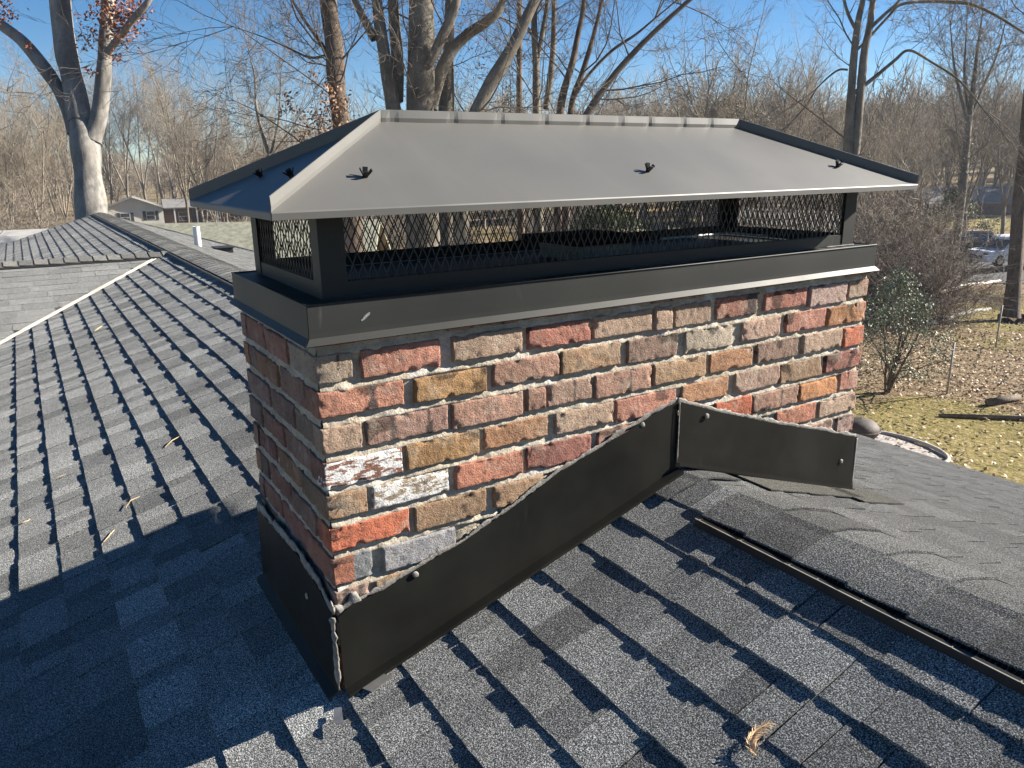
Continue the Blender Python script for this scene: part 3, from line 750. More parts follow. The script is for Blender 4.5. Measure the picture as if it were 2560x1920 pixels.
# vent pipe and low box vent on the right slope
mb = MB(); px, py = 1.80, 11.34; zz = zr_(px)
mb.tube([(px, py, zz-.05), (px, py, zz+.30)], .052, 16, cap=False); mb.tube([(px, py, zz+.30), (px, py, zz-.02)], .044, 16, cap=False)
mb.build('vent_pipe', M['pipe'], house, smooth=True)
mb = MB(); px, py = 2.27, 11.83; zz = zr_(px)
mb.box((px-.13, py-.13, zz-.02), (px+.13, py+.13, zz+.06)); mb.box((px-.16, py-.16, zz+.06), (px+.16, py+.16, zz+.08)); mb.build('box_vent', M['plastic'], house, bevel=.01)
# scrap of bent tin under the flashing corner
mb = MB(); q0 = [(.03, -.045, 0), (.085, -.045, 0), (.10, -.075, 0), (.045, -.08, 0)]
mb.prism([(x, y, zl(x)+.016) for x, y, _ in q0], (0, 0, .0012)); mb.build('flashing_tab', M['tin'], chimney); mb = MB(); q0 = [(-.055, -.09, 0), (-.04, -.05, 0), (-.025, -.06, 0), (-.04, -.115, 0)]
mb.prism([(x, y, zl(x)+.014) for x, y, _ in q0], (0, 0, .0012)); mb.build('flashing_tab', M['tin'], chimney)

# ------------------------------------------------------------------ terrain
def sm(x): x = max(0., min(1., x)); return x*x*(3-2*x)
def gz(x, y):
    d = math.hypot(x, y); z = -4.5-1.7*sm((d-28)/30)
    k = .012+.045*sm((math.atan2(x, y)-.45)/.3); z += max(0, d-150)*k - max(0, d-520)*k
    z -= 2.0*sm((d-45)/45)*sm((.36-math.atan2(x, y))/.15)
    z += nz(x, y, 0, .035)*.9*sm((d-14)/30)+nz(x, y, 4, .2)*.15
    return z
def terrain():
    R = [0, 3, 6, 9, 12, 15, 18, 21, 24, 27, 30, 34, 38, 43, 48, 54, 60, 68, 77, 88, 100, 115, 135, 160, 190, 230, 280, 340, 420, 520, 700, 1000, 1600]
    A = 120; V = [(0, 0, gz(0, 0))]; F = []
    for r in R[1:]:
        for k in range(A):
            t = 2*math.pi*k/A; x, y = r*math.cos(t), r*math.sin(t); V.append((x, y, gz(x, y)))
    for k in range(A): F.append((0, 1+k, 1+(k+1) % A))
    for i in range(len(R)-2):
        for k in range(A): F.append((1+i*A+k, 1+(i+1)*A+k, 1+(i+1)*A+(k+1) % A, 1+i*A+(k+1) % A))
    return V, F
t = NT('ground')
n1 = t.noise(.16, 5, .62); n2 = t.noise(1.5, 6, .7); n3 = t.noise(9, 4, .75); v = t.voro(11); vc = t.voro(11, out='Color')
leaf = t.ramp(n3, [(.25, (.075, .045, .028)), (.45, (.15, .105, .06)), (.6, (.25, .18, .105)), (.75, (.36, .28, .18))])
leaf = t.mix(t.ramp(v, [(.1, .5), (.35, 0.0)]), leaf, (.42, .32, .24))
grass = t.ramp(n3, [(.3, (.08, .075, .022)), (.5, (.18, .15, .045)), (.7, (.30, .235, .10))])
m = t.math('ADD', t.math('MULTIPLY', n1, .75), t.math('MULTIPLY', n2, .25))
c = t.mix(t.ramp(m, [(.50, 0.0), (.56, .85)]), leaf, grass)
ga = t.attr('Grass', 'Fac'); c = t.mix(t.ramp(t.math('ADD', t.math('MULTIPLY', ga, 1.0), t.math('MULTIPLY', n2, .6)), [(.72, 0.0), (.9, .9)]), c, t.mix(t.ramp(n3, [(.56, 0.0), (.66, .8)]), grass, (.33, .24, .15)))
t.col(c); t.rough(.95, .15); t.bump(t.math('ADD', n3, n2), .7, .12); M['ground'] = t.m
V, F = terrain(); mb = MB(); mb.add(V, F); ground = mb.build('ground', M['ground'], None, smooth=True)
# finer yard patch attribute: grass where the lawn is
spots = [(12.5, 4.5, 3.0), (14.2, 6.0, 1.5), (13.5, 2.5, 3.2), (25.5, 9.0, 2.4), (16, 1.5, 3), (29, 10.5, 3), (24.6, 11.4, 1.3), (79, 38, 12), (90, 42, 12)]
ga = ground.data.attributes.new('Grass', 'FLOAT', 'POINT'); off = ground.location
ground.data.attributes.remove(ga)
# the grass mask is evaluated on a dense yard sheet instead of the coarse rings
tag(ground, kind='structure')
def sheet_on_ground(name, x0, x1, y0, y1, nx, ny, h, mat, inside=None, grassf=None):
    mb = MB(); P = []
    V = []; F = []; G = []
    for j in range(ny+1):
        for i in range(nx+1):
            x = x0+(x1-x0)*i/nx; y = y0+(y1-y0)*j/ny
            V.append((x, y, gz(x, y)+h)); G.append(grassf(x, y) if grassf else 0)
    for j in range(ny):
        for i in range(nx):
            cx, cy = x0+(x1-x0)*(i+.5)/nx, y0+(y1-y0)*(j+.5)/ny
            if inside is None or inside(cx, cy): F.append((j*(nx+1)+i, j*(nx+1)+i+1, (j+1)*(nx+1)+i+1, (j+1)*(nx+1)+i))
    mb.add(V, F); o = mb.build(name, mat, None, smooth=True); tag(o, kind='structure')
    if grassf:
        a = o.data.attributes.new('Grass', 'FLOAT', 'POINT'); a.data.foreach_set('value', G)
    return o
def grassf(x, y):
    g = 0
    for (sx, sy, r) in spots: g = max(g, 1-math.hypot(x-sx, y-sy)/r/1.5)
    return max(0, min(1, g*1.4))
sheet_on_ground('yard', 5.6, 46, -6, 34, 160, 160, .07, M['ground'], None, grassf)
sheet_on_ground('lawn', 66, 104, 26, 54, 40, 30, .25, M['ground'], None, lambda x, y: 1.0 if ((x-84)/15)**2+((y-40)/9)**2 < 1 else 0)
asph = simple('asphalt', (.045, .047, .052), .9, .25, 2)
sheet_on_ground('driveway', 44, 66, 19, 44, 20, 20, .12, asph, lambda x, y: abs((y-17)-(x-44)*.55-6) < 6)
GB = (11.75, 5.65, .62, .95)
grav = simple('gravel', (.30, .27, .25), .95, .6, 18, bump=1, bs=30)
sheet_on_ground('gravel_bed', 10.2, 14.2, 4.2, 7.8, 60, 60, .10, grav, lambda x, y: ((x-GB[0])/GB[2])**2+((y-GB[1])/GB[3])**2 < 1)

# ------------------------------------------------------------------ bark and foliage materials
def bark(name, c, sc=3.0, var=.45, bumpd=.02):
    t = NT(name); n = t.noise(sc, 6, .65, stretch=(1, 1, .35)); n2 = t.noise(sc*6, 5, .7, stretch=(1, 1, .4))
    lo = tuple(v*(1-var) for v in c); hi = tuple(v*(1+var*.8) for v in c)
    k = t.ramp(n, [(.3, lo), (.5, c), (.7, hi)]); k = t.mix(t.ramp(n2, [(.3, .6), (.5, 0.0)]), k, tuple(v*.4 for v in c))
    t.col(k); t.rough(.9, .2); t.bump(n2, .8, bumpd); return t.m
BK = dict(beech=bark('beech_bark', (.235, .22, .20), 1.6, .5), brown=bark('brown_bark', (.14, .105, .08), 4, .5, .04), grey=bark('grey_bark', (.17, .15, .12), 2.2, .55, .03),
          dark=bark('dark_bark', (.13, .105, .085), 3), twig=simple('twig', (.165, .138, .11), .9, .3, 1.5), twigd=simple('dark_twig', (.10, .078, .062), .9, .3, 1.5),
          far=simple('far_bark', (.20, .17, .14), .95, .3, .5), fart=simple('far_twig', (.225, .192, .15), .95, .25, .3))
def leafm(name, c, r=.6, spec=.4, var=.5, sc=9):
    t = NT(name); n = t.noise(sc, 3, .6)
    t.col(t.ramp(n, [(.3, tuple(v*(1-var) for v in c)), (.55, c), (.75, tuple(min(1, v*(1+var)) for v in c))])); t.rough(r, spec)
    try: t.b.inputs['Transmission Weight'].default_value = 0
    except Exception: pass
    return t.m
LF = dict(rust=leafm('rust_leaf', (.28, .10, .045)), tan=leafm('tan_leaf', (.26, .15, .085)), holly=leafm('holly_leaf', (.165, .19, .125), .6, .35), cedar=leafm('cedar_leaf', (.10, .085, .035)),
          ivy=leafm('ivy_leaf', (.10, .12, .03)), litter=leafm('litter_leaf', (.34, .25, .155), var=.7, sc=3))

# ------------------------------------------------------------------ trees: batches of tapered tubes
class Tubes:
    def __init__(s): s.g = {}
    def add(s, pts, rad, k): s.g.setdefault((len(pts), k), []).append((pts, rad))
    def arrays(s):
        Vs = []; Fs = []; off = 0
        for (n, k), L_ in s.g.items():
            P = np.array([[tuple(p) for p in a[0]] for a in L_], dtype=np.float32); Rr = np.array([a[1] for a in L_], dtype=np.float32)
            D = np.empty_like(P); D[:, 1:-1] = P[:, 2:]-P[:, :-2]; D[:, 0] = P[:, 1]-P[:, 0]; D[:, -1] = P[:, -1]-P[:, -2]
            D /= np.linalg.norm(D, axis=2, keepdims=True)+1e-9
            ref = np.where(np.abs(D[:, :1, 2:3]) > .8, np.array([1., .05, 0]), np.array([0, .05, 1.])); ref = np.broadcast_to(ref, D.shape)
            A = np.cross(D, ref); A /= np.linalg.norm(A, axis=2, keepdims=True)+1e-9; B = np.cross(D, A)
            th = np.arange(k)*2*np.pi/k
            V = P[:, :, None]+Rr[:, :, None, None]*(A[:, :, None]*np.cos(th)[None, None, :, None]+B[:, :, None]*np.sin(th)[None, None, :, None])
            m = len(L_); V = V.reshape(-1, 3); base = (np.arange(m)*n*k)[:, None, None]+(np.arange(n-1)*k)[None, :, None]
            j = np.arange(k)[None, None]; j2 = (j+1) % k
            F = np.stack([base+j, base+j2, base+k+j2, base+k+j], -1).reshape(-1, 4)
            Vs.append(V); Fs.append(F+off); off += len(V)
        if not Vs: return np.zeros((0, 3)), np.zeros((0, 4), int)
        return np.concatenate(Vs), np.concatenate(Fs)
def quadmesh(name, V, F, mat, parent=None, off=(0, 0, 0), smooth=True):
    me = bpy.data.meshes.new(name); V = np.asarray(V, dtype=np.float32)-np.array(off, dtype=np.float32)
    me.vertices.add(len(V)); me.vertices.foreach_set('co', V.ravel()); me.loops.add(F.size); me.loops.foreach_set('vertex_index', F.astype(np.int32).ravel())
    me.polygons.add(len(F)); me.polygons.foreach_set('loop_start', np.arange(len(F), dtype=np.int32)*F.shape[1]); me.polygons.foreach_set('loop_total', np.full(len(F), F.shape[1], dtype=np.int32))
    if smooth: me.polygons.foreach_set('use_smooth', np.ones(len(F), bool))
    me.materials.append(mat); me.update(calc_edges=True)
    o = bpy.data.objects.new(name, me); link(o, parent); return o
def rv(r): return Vector((r.gauss(0, 1), r.gauss(0, 1), r.gauss(0, 1)))
def grow(T, r, p, d, ln, rad, lvl, maxl, P):
    """one branch, then its children"""
    n = P['seg'][lvl]; step = ln/n; pts = [p.copy()]; rads = [rad]; d = d.normalized(); dirs = [d.copy()]
    tip = rad*P['taper'][lvl]
    for i in range(n):
        d = (d+rv(r)*P['wob'][lvl]+Vector((0, 0, P['up'][lvl]))).normalized()
        p = p+d*step; pts.append(p.copy()); rads.append(rad+(tip-rad)*(i+1)/n); dirs.append(d.copy())
    T.add(pts, rads, P['k'][lvl])
    if lvl >= maxl: return
    nb = P['nb'][lvl]; nb = int(nb*r.uniform(.75, 1.25)+.5)
    for c in range(nb):
        f = P['start'][lvl]+(1-P['start'][lvl])*(c+r.random())/nb; f = min(.98, f)
        x = f*n; i = int(x); q = pts[i].lerp(pts[i+1], x-i); dd = dirs[i+1]
        side = rv(r); side = (side-dd*side.dot(dd)).normalized(); ang = P['ang'][lvl]*r.uniform(.6, 1.35)
        nd = dd*math.cos(ang)+side*math.sin(ang)
        cl = ln*P['lr'][lvl]*r.uniform(.65, 1.25)*(1-.45*f); cr = (rad+(tip-rad)*f)*P['rr'][lvl]
        grow(T, r, q, nd, cl, max(cr, P['rmin']), lvl+1, maxl, P)
    # leader splits at the tip
    if lvl < 2:
        for c in range(2): grow(T, r, pts[-1], dirs[-1]+rv(r)*.35, ln*.5, max(tip*.9, P['rmin']), lvl+1, maxl, P)
VASE = dict(seg=[5, 5, 4, 3, 3], taper=[.45, .35, .35, .4, .5], wob=[.05, .1, .15, .2, .25], up=[.04, .06, .05, .03, .02], k=[7, 5, 3, 3, 3],
            nb=[13, 9, 6, 5, 3], start=[.25, .2, .15, .1, .1], ang=[.72, .66, .65, .65, .7], lr=[.50, .5, .5, .5, .5], rr=[.45, .5, .5, .55, .6], rmin=.008)
def fork_tree(seed, H, P=VASE, maxl=3, r0=.2, stems=3, dens=1.0):
    r = random.Random(seed); T0 = Tubes(); T1 = Tubes(); PP = dict(P); PP['nb'] = [max(2, int(q*dens)) for q in P['nb']]
    trunk_h = H*r.uniform(.16, .3); lean = Vector((r.gauss(0, .05), r.gauss(0, .05), 1))
    pts = [Vector((0, 0, -.6)), Vector((0, 0, 0)), lean*trunk_h*.5, lean*trunk_h]
    T0.add(pts, [r0*1.5, r0*1.25, r0, r0*.9], 9)
    for s_ in range(stems):
        a = 2*math.pi*(s_+r.random()*.6)/stems; d = Vector((math.cos(a)*.28, math.sin(a)*.28, 1))
        if s_ == 0: d = Vector((.04, .02, 1))
        grow(T1, r, pts[-1]-Vector((0, 0, .1)), d, (H-trunk_h)*.62*r.uniform(.8, 1.1), r0*r.uniform(.5, .7), 0, maxl, PP)
    return T0, T1
def tree_proto(name, seed, H, **k):
    mk = k.pop('mats', ('grey', 'twig')); T0, T1 = fork_tree(seed, H, **k)
    e = bpy.data.objects.new(name, None); link(e); (a, f), (b, g_) = T0.arrays(), T1.arrays(); q = H/b[:, 2].max()
    quadmesh('trunk', a*q, f, BK[mk[0]], e); quadmesh('crown', b*q, g_, BK[mk[1]], e); return e
def copy_thing(root, loc, rz, sc, label, cat, group):
    c = root.copy(); COL.objects.link(c); c.location = loc; c.rotation_euler = (0, 0, rz); c.scale = (sc, sc, sc)
    tag(c, label, cat, group)
    for ch in root.children:
        d = ch.copy(); COL.objects.link(d); d.parent = c
    return c
# named trees traced at their own distances
TREES={'beech': [[(1.45, 28.29, -1.83, 0.566), (1.58, 28.56, -0.77, 0.5), (1.66, 28.85, 0.24, 0.434), (1.75, 29.22, 1.51, 0.447), (1.74, 29.43, 2.12, 0.368)], [(1.74, 29.43, 2.12, 0.395), (1.73, 29.87, 3.44, 0.355), (1.69, 30.18, 4.31, 0.342), (1.76, 30.6, 5.68, 0.342), (1.9, 30.98, 7.1, 0.316), (2.21, 31.46, 9.12, 0.237), (2.85, 31.91, 11.65, 0.132)], [(1.95, 29.09, 1.51, 0.316), (2.31, 29.14, 2.32, 0.263), (2.6, 29.33, 3.43, 0.237), (2.85, 29.54, 4.54, 0.224), (3.11, 29.78, 5.75, 0.211), (3.43, 30.19, 7.58, 0.184), (3.94, 30.72, 10.11, 0.092)], [(1.45, 29.47, 1.72, 0.184), (1.4, 29.77, 2.53, 0.184), (1.25, 30.1, 3.25, 0.211), (0.99, 30.47, 3.86, 0.224), (0.51, 31.06, 4.74, 0.197), (-0.06, 31.62, 5.35, 0.171), (-0.81, 32.37, 6.23, 0.132), (-1.47, 33.26, 7.67, 0.079)], [(2.82, 29.11, 4.29, 0.13), (3.18, 28.78, 4.7, 0.116), (3.62, 28.32, 5.23, 0.102), (4.16, 27.93, 5.82, 0.089), (4.71, 27.92, 6.79, 0.063)]], 'browntrunk': [[(6.56, 17.3, 0.38, 0.231), (6.63, 17.87, 2.23, 0.221), (6.75, 18.17, 3.34, 0.221), (6.8, 18.51, 4.46, 0.212), (7.0, 19.0, 6.31, 0.173), (7.26, 19.57, 8.53, 0.096)], [(6.64, 18.15, 3.09, 0.05), (6.47, 18.38, 3.46, 0.046), (6.23, 18.7, 3.98, 0.038), (6.05, 18.98, 4.47, 0.031)], [(6.62, 18.19, 3.16, 0.038), (6.21, 18.41, 3.09, 0.031), (5.79, 18.75, 3.32, 0.023), (5.32, 19.14, 3.59, 0.015), (4.71, 19.61, 3.86, 0.01)]], 'bigmulti': [[(8.96, 18.24, 0.34, 0.425), (9.23, 18.62, 1.98, 0.383), (9.53, 18.98, 3.61, 0.361), (9.73, 19.26, 4.84, 0.34), (10.07, 19.59, 6.48, 0.255), (10.33, 20.11, 8.52, 0.128)], [(8.53, 18.51, 0.35, 0.234), (8.61, 19.0, 1.99, 0.213), (8.63, 19.4, 3.22, 0.181), (8.66, 19.73, 4.25, 0.159), (8.73, 20.02, 5.27, 0.128), (8.98, 20.55, 7.32, 0.074)], [(8.87, 19.29, 2.22, 0.172), (9.04, 19.53, 3.26, 0.172), (9.12, 19.76, 4.09, 0.162), (9.23, 20.03, 5.12, 0.14), (9.48, 20.5, 6.99, 0.075)], [(9.47, 18.47, 3.08, 0.126), (9.89, 18.35, 3.87, 0.136), (10.19, 18.25, 4.48, 0.124), (10.5, 18.33, 5.32, 0.104), (11.04, 18.46, 6.71, 0.052)], [(9.72, 18.94, 2.01, 0.174), (10.04, 19.02, 2.85, 0.174), (10.45, 19.0, 3.55, 0.163), (10.93, 18.85, 4.01, 0.152), (11.47, 18.64, 4.37, 0.131), (11.83, 18.54, 4.75, 0.109), (12.18, 18.66, 5.75, 0.076)], [(8.48, 19.7, 3.84, 0.128), (8.34, 19.94, 4.29, 0.106), (8.2, 20.19, 4.79, 0.089), (8.1, 20.49, 5.49, 0.064), (7.98, 20.9, 6.51, 0.043)]], 'leaning': [[(9.43, 16.85, 0.72, 0.213), (10.03, 16.86, 1.84, 0.192), (10.41, 16.84, 2.5, 0.178), (10.72, 16.79, 2.92, 0.172), (11.08, 16.74, 3.46, 0.158), (11.41, 16.72, 4.01, 0.142), (11.75, 16.7, 4.59, 0.126), (12.32, 16.67, 5.55, 0.101), (12.99, 16.71, 6.91, 0.051)]], 'vinetrunk': [[(11.0, 20.79, 0.79, 0.292), (11.31, 21.07, 2.19, 0.243), (11.58, 21.36, 3.59, 0.182), (11.85, 21.66, 4.99, 0.158), (12.2, 22.07, 6.86, 0.121), (12.62, 22.59, 9.2, 0.061)]], 'pole': [[(14.73, 22.15, 0.79, 0.123), (14.96, 22.53, 2.37, 0.109), (15.26, 22.96, 4.21, 0.098), (15.56, 23.38, 6.05, 0.087), (15.99, 23.99, 8.68, 0.055)]], 'twin': [[(14.02, 19.97, 0.27, 0.152), (14.29, 20.45, 2.22, 0.127), (14.51, 20.8, 3.68, 0.116), (14.66, 21.11, 4.9, 0.101), (15.04, 21.6, 7.09, 0.063)], [(14.51, 20.77, 3.58, 0.089), (14.86, 20.91, 4.65, 0.081), (15.15, 21.05, 5.62, 0.071), (15.55, 21.45, 7.57, 0.038)], [(15.15, 21.16, 2.29, 0.118), (15.51, 21.36, 3.55, 0.105), (15.79, 21.61, 4.81, 0.095), (16.2, 22.2, 7.35, 0.053)]], 'cluster': [[(14.13, 18.99, 1.2, 0.134), (14.4, 19.21, 2.37, 0.117), (14.88, 19.3, 3.53, 0.102), (15.12, 19.39, 4.23, 0.087), (15.43, 19.5, 5.16, 0.073), (15.86, 19.78, 6.8, 0.044)], [(14.68, 19.26, 1.21, 0.112), (15.0, 19.46, 2.4, 0.099), (15.39, 19.49, 3.21, 0.089), (15.86, 19.56, 4.3, 0.074), (16.31, 19.68, 5.49, 0.06), (16.71, 19.9, 6.92, 0.03)], [(14.69, 19.03, 2.36, 0.058), (15.17, 18.96, 3.06, 0.053), (15.96, 18.73, 3.84, 0.049), (16.7, 18.44, 4.34, 0.039), (17.27, 18.24, 4.8, 0.029)]], 'leandark': [[(13.06, 17.11, 0.92, 0.111), (13.74, 17.0, 1.85, 0.102), (14.28, 16.91, 2.57, 0.094), (14.79, 16.79, 3.16, 0.085), (15.56, 16.56, 3.92, 0.076), (16.62, 16.22, 4.85, 0.062), (17.49, 15.91, 5.57, 0.045), (18.83, 15.5, 6.83, 0.022)]], 'rightpair': [[(19.54, 12.48, -0.92, 0.156), (19.89, 12.82, 0.75, 0.138), (20.26, 13.16, 2.46, 0.111), (20.52, 13.37, 3.58, 0.098), (20.74, 13.49, 4.35, 0.085), (21.0, 13.59, 5.12, 0.067), (21.36, 13.99, 7.0, 0.033)], [(19.69, 12.46, -0.71, 0.134), (20.08, 12.71, 0.75, 0.122), (20.49, 13.02, 2.46, 0.116), (20.75, 13.2, 3.49, 0.107), (20.96, 13.27, 4.08, 0.094), (21.2, 13.42, 4.98, 0.08), (21.66, 13.8, 6.99, 0.04)], [(20.29, 13.09, 2.29, 0.067), (20.85, 12.88, 2.71, 0.058), (21.42, 12.68, 3.17, 0.049), (21.82, 12.52, 3.45, 0.04), (22.32, 12.1, 3.11, 0.033), (22.91, 11.56, 2.59, 0.027), (23.35, 11.03, 1.81, 0.018)], [(20.6, 13.49, 4.09, 0.049), (20.5, 13.7, 4.52, 0.045), (20.48, 13.9, 5.08, 0.036), (20.62, 14.17, 6.15, 0.022)], [(20.98, 13.26, 4.08, 0.058), (21.4, 13.12, 4.46, 0.049), (21.75, 13.0, 4.76, 0.04), (22.14, 12.93, 5.27, 0.027)], [(20.24, 13.33, 2.94, 0.031), (20.02, 13.47, 2.94, 0.029), (19.72, 13.59, 2.73, 0.024), (19.41, 13.68, 2.44, 0.018)], [(20.56, 13.32, 3.49, 0.045), (20.83, 13.23, 3.74, 0.04), (21.42, 13.07, 4.33, 0.036), (21.94, 12.88, 4.75, 0.045), (23.27, 12.06, 4.75, 0.049), (23.91, 11.58, 4.5, 0.04), (24.68, 10.89, 3.89, 0.031), (25.31, 10.33, 3.36, 0.018)]], 'ivytree': [[(43.21, 21.96, -1.82, 0.204), (43.62, 22.25, -0.19, 0.187), (44.1, 22.63, 1.86, 0.17), (44.44, 22.83, 3.08, 0.145), (44.99, 23.17, 5.12, 0.102), (45.54, 23.5, 7.16, 0.06), (45.87, 23.68, 8.3, 0.026)], [(44.2, 22.71, 2.26, 0.085), (44.07, 23.33, 3.91, 0.077), (44.05, 23.89, 5.55, 0.06), (44.24, 24.46, 7.6, 0.026)], [(44.37, 22.73, 2.67, 0.094), (45.2, 22.73, 4.21, 0.077), (46.13, 22.72, 5.92, 0.06), (46.87, 22.89, 7.79, 0.026)], [(44.29, 22.76, 2.59, 0.077), (44.42, 23.39, 4.72, 0.068), (44.83, 23.82, 6.76, 0.043), (45.15, 24.13, 8.32, 0.021)]], 'oak': [[(25.13, 10.1, -5.03, 0.387), (25.25, 10.26, -4.31, 0.262), (25.56, 10.51, -2.99, 0.206), (26.05, 10.93, -0.82, 0.194), (26.35, 11.14, 0.38, 0.181), (26.77, 11.48, 2.18, 0.162), (27.35, 11.91, 4.58, 0.137), (28.05, 12.48, 7.58, 0.087), (28.55, 12.97, 9.98, 0.05)], [(26.42, 11.17, 0.62, 0.087), (27.01, 11.21, 1.81, 0.075), (27.79, 11.24, 3.36, 0.062), (28.61, 11.32, 5.16, 0.044)]], 'slim': [[(10.28, 37.86, -0.72, 0.131), (10.41, 38.32, 0.92, 0.108), (10.31, 38.7, 1.88, 0.085), (10.23, 39.25, 3.37, 0.069), (10.4, 39.63, 4.85, 0.046), (10.35, 40.09, 6.11, 0.019)], [(10.45, 38.37, 1.14, 0.077), (11.02, 38.51, 2.61, 0.062), (11.26, 38.72, 3.72, 0.046), (11.57, 39.03, 5.2, 0.019)], [(10.44, 38.35, 1.06, 0.062), (11.41, 38.14, 2.23, 0.046), (11.93, 38.06, 2.97, 0.023)]]}
def smooth_path(pl, m=4):
    out = []
    n = len(pl)
    for i in range(n-1):
        p0 = pl[max(0, i-1)]; p1 = pl[i]; p2 = pl[i+1]; p3 = pl[min(n-1, i+2)]
        for s_ in range(m):
            t = s_/m; out.append(tuple(.5*((2*b)+(c-a)*t+(2*a-5*b+4*c-d)*t*t+(3*b-a-3*c+d)*t**3) for a, b, c, d in zip(p0, p1, p2, p3)))
    out.append(pl[-1]); return out
def named_tree(name, key, label, mats, nbr, seed, blen=2.4, rmin=.006, to_ground=True, maxl=2, top=True, up=.06, minz=-2.0, cat='tree', dens=1.25, bmax=.032):
    r = random.Random(seed); T0 = Tubes(); T1 = Tubes(); lines = TREES[key]; base = Vector(lines[0][0][:3]); g = gz(base.x, base.y)
    P = dict(seg=[6, 5, 4, 3], taper=[.25, .3, .35, .4], wob=[.13, .18, .24, .3], up=[up, up*.7, .03, .0], k=[5, 4, 3, 3], nb=[int(7*dens), int(5*dens), int(4*dens), 3], start=[.12, .1, .1, .1],
             ang=[.75, .8, .8, .8], lr=[.5, .5, .5, .5], rr=[.5, .55, .6, .6], rmin=rmin)
    for li, line in enumerate(lines):
        sp = smooth_path(line, 5); pts = [Vector(p[:3]) for p in sp]; rad = [max(.012, p[3]) for p in sp]
        if li == 0 and to_ground:
            b = pts[0]; pts = [Vector((b.x, b.y, g-.3)), Vector((b.x, b.y, g+.25))]+pts; rad = [rad[0]*1.7, rad[0]*1.25]+rad
        rad = [q*(1+.10*nz(p.x, p.y, p.z, 1.3)) for p, q in zip(pts, rad)]
        T0.add(pts, rad, 12 if rad[0] > .12 else 7)
        Ln = [0]
        for a, b in zip(pts[:-1], pts[1:]): Ln.append(Ln[-1]+(b-a).length)
        tot = Ln[-1]; cnt = int(nbr*tot/8)
        for c in range(cnt):
            s_ = r.uniform(.12 if li else .3, 1)*tot; i = max(j for j in range(len(Ln)) if Ln[j] <= s_ or j == 0); i = min(i, len(pts)-2)
            q = pts[i].lerp(pts[i+1], (s_-Ln[i])/max(1e-6, Ln[i+1]-Ln[i]))
            if q.z < minz: continue
            dd = (pts[i+1]-pts[i]).normalized(); side = rv(r); side = (side-dd*side.dot(dd)).normalized()
            grow(T1, r, q, dd*.5+side*.9+Vector((0, 0, .15)), blen*r.uniform(.4, 1.25), min(rad[i]*.35, bmax)*r.uniform(.4, 1), 0, maxl, P)
        if top and rad[-1] < .13:
            for c in range(3): grow(T1, r, pts[-1], (pts[-1]-pts[-2]).normalized()+rv(r)*.3, blen*1.3, rad[-1]*.8, 0, maxl, P)
    e = empty(name, label, cat, (base.x, base.y, g))
    off = (base.x, base.y, g); quadmesh('trunk', *T0.arrays(), BK[mats[0]], e, off); quadmesh('branches', *T1.arrays(), BK[mats[1]], e, off)
    return e
def leaf_cluster(name, spots, mat, parent, size, per, seed, aspect=.5, droop=.5, label=None):
    r = random.Random(seed); V = []; F = []
    for (x, y, z, rad) in spots:
        for k in range(int(per*rad*rad*10)):
            c = Vector((x, y, z))+rv(r)*rad*.45; s_ = size*r.uniform(.6, 1.3)
            d = (rv(r)+Vector((0, 0, -droop))).normalized(); w = d.orthogonal().normalized(); w = (w+d.cross(w)*r.uniform(-2, 2)).normalized(); n_ = d.cross(w)
            o = len(V); V += [c, c+d*s_*.5+w*s_*aspect*.5+n_*s_*.08, c+d*s_, c+d*s_*.5-w*s_*aspect*.5+n_*s_*.08]; F.append((o, o+1, o+2, o+3))
    off = parent.location if parent else Vector(spots[0][:3])
    o = quadmesh(name, np.array([tuple(v) for v in V]), np.array(F), mat, parent, tuple(off), smooth=False)
    if not parent: o.location = off
    if label: tag(o, label)
    return o
bt = named_tree('beech_tree', 'beech', 'big pale beech with forked trunk and rusty leaves behind the far gable', ('beech', 'twigd'), 2.2, 1, blen=1.6, minz=4.6, top=True, maxl=1, bmax=.012)
leaf_cluster('leaves', [(3.39, 28.63, 5.03, 0.62), (3.32, 28.88, 5.63, 0.67), (3.84, 28.55, 5.62, 0.46), (3.02, 28.55, 4.09, 0.28), (2.59, 29.28, 5.49, 0.31), (2.44, 29.15, 4.8, 0.41), (3.03, 29.11, 5.78, 0.36), (2.18, 29.23, 4.56, 0.21), (0.64, 30.16, 4.48, 0.18), (0.17, 30.83, 5.63, 0.46), (2.09, 29.02, 3.76, 0.15), (2.33, 28.82, 3.61, 0.15), (4.07, 28.44, 5.71, 0.26), (3.35, 28.76, 5.33, 0.57), (3.07, 28.8, 4.94, 0.41), (2.15, 29.54, 5.45, 0.13), (3.4, 28.6, 6.8, .8), (2.7, 29.1, 7.2, .7), (1.2, 29.9, 7.5, .8)], LF['rust'], bt, .13, 62, 5)
bt = named_tree('brown_barked_tree', 'browntrunk', 'straight brown trunk with dead leaf clumps just left of the hood', ('brown', 'twigd'), 11, 2, blen=3.4, minz=-.5, maxl=2, up=.02)
leaf_cluster('leaves', [(6.01, 17.58, 1.66, 0.41), (6.28, 17.63, 2.34, 0.3), (6.38, 17.38, 1.76, 0.38), (5.64, 17.65, 1.19, 0.23), (5.45, 18.08, 2.14, 0.23), (6.17, 17.35, 1.29, 0.41), (6.07, 17.86, 2.64, 0.19), (5.56, 17.92, 1.85, 0.23), (6.39, 17.47, 2.05, 0.38), (5.24, 18.12, 1.85, 0.15), (6.2, 17.5, .6, .6), (6.6, 17.3, 1.0, .5)], LF['tan'], bt, .10, 75, 6)
bt = named_tree('many_stemmed_tree', 'bigmulti', 'massive grey tree with many stems rising behind the hood ridge', ('grey', 'twig'), 9, 3, blen=3.2, minz=0, maxl=2)
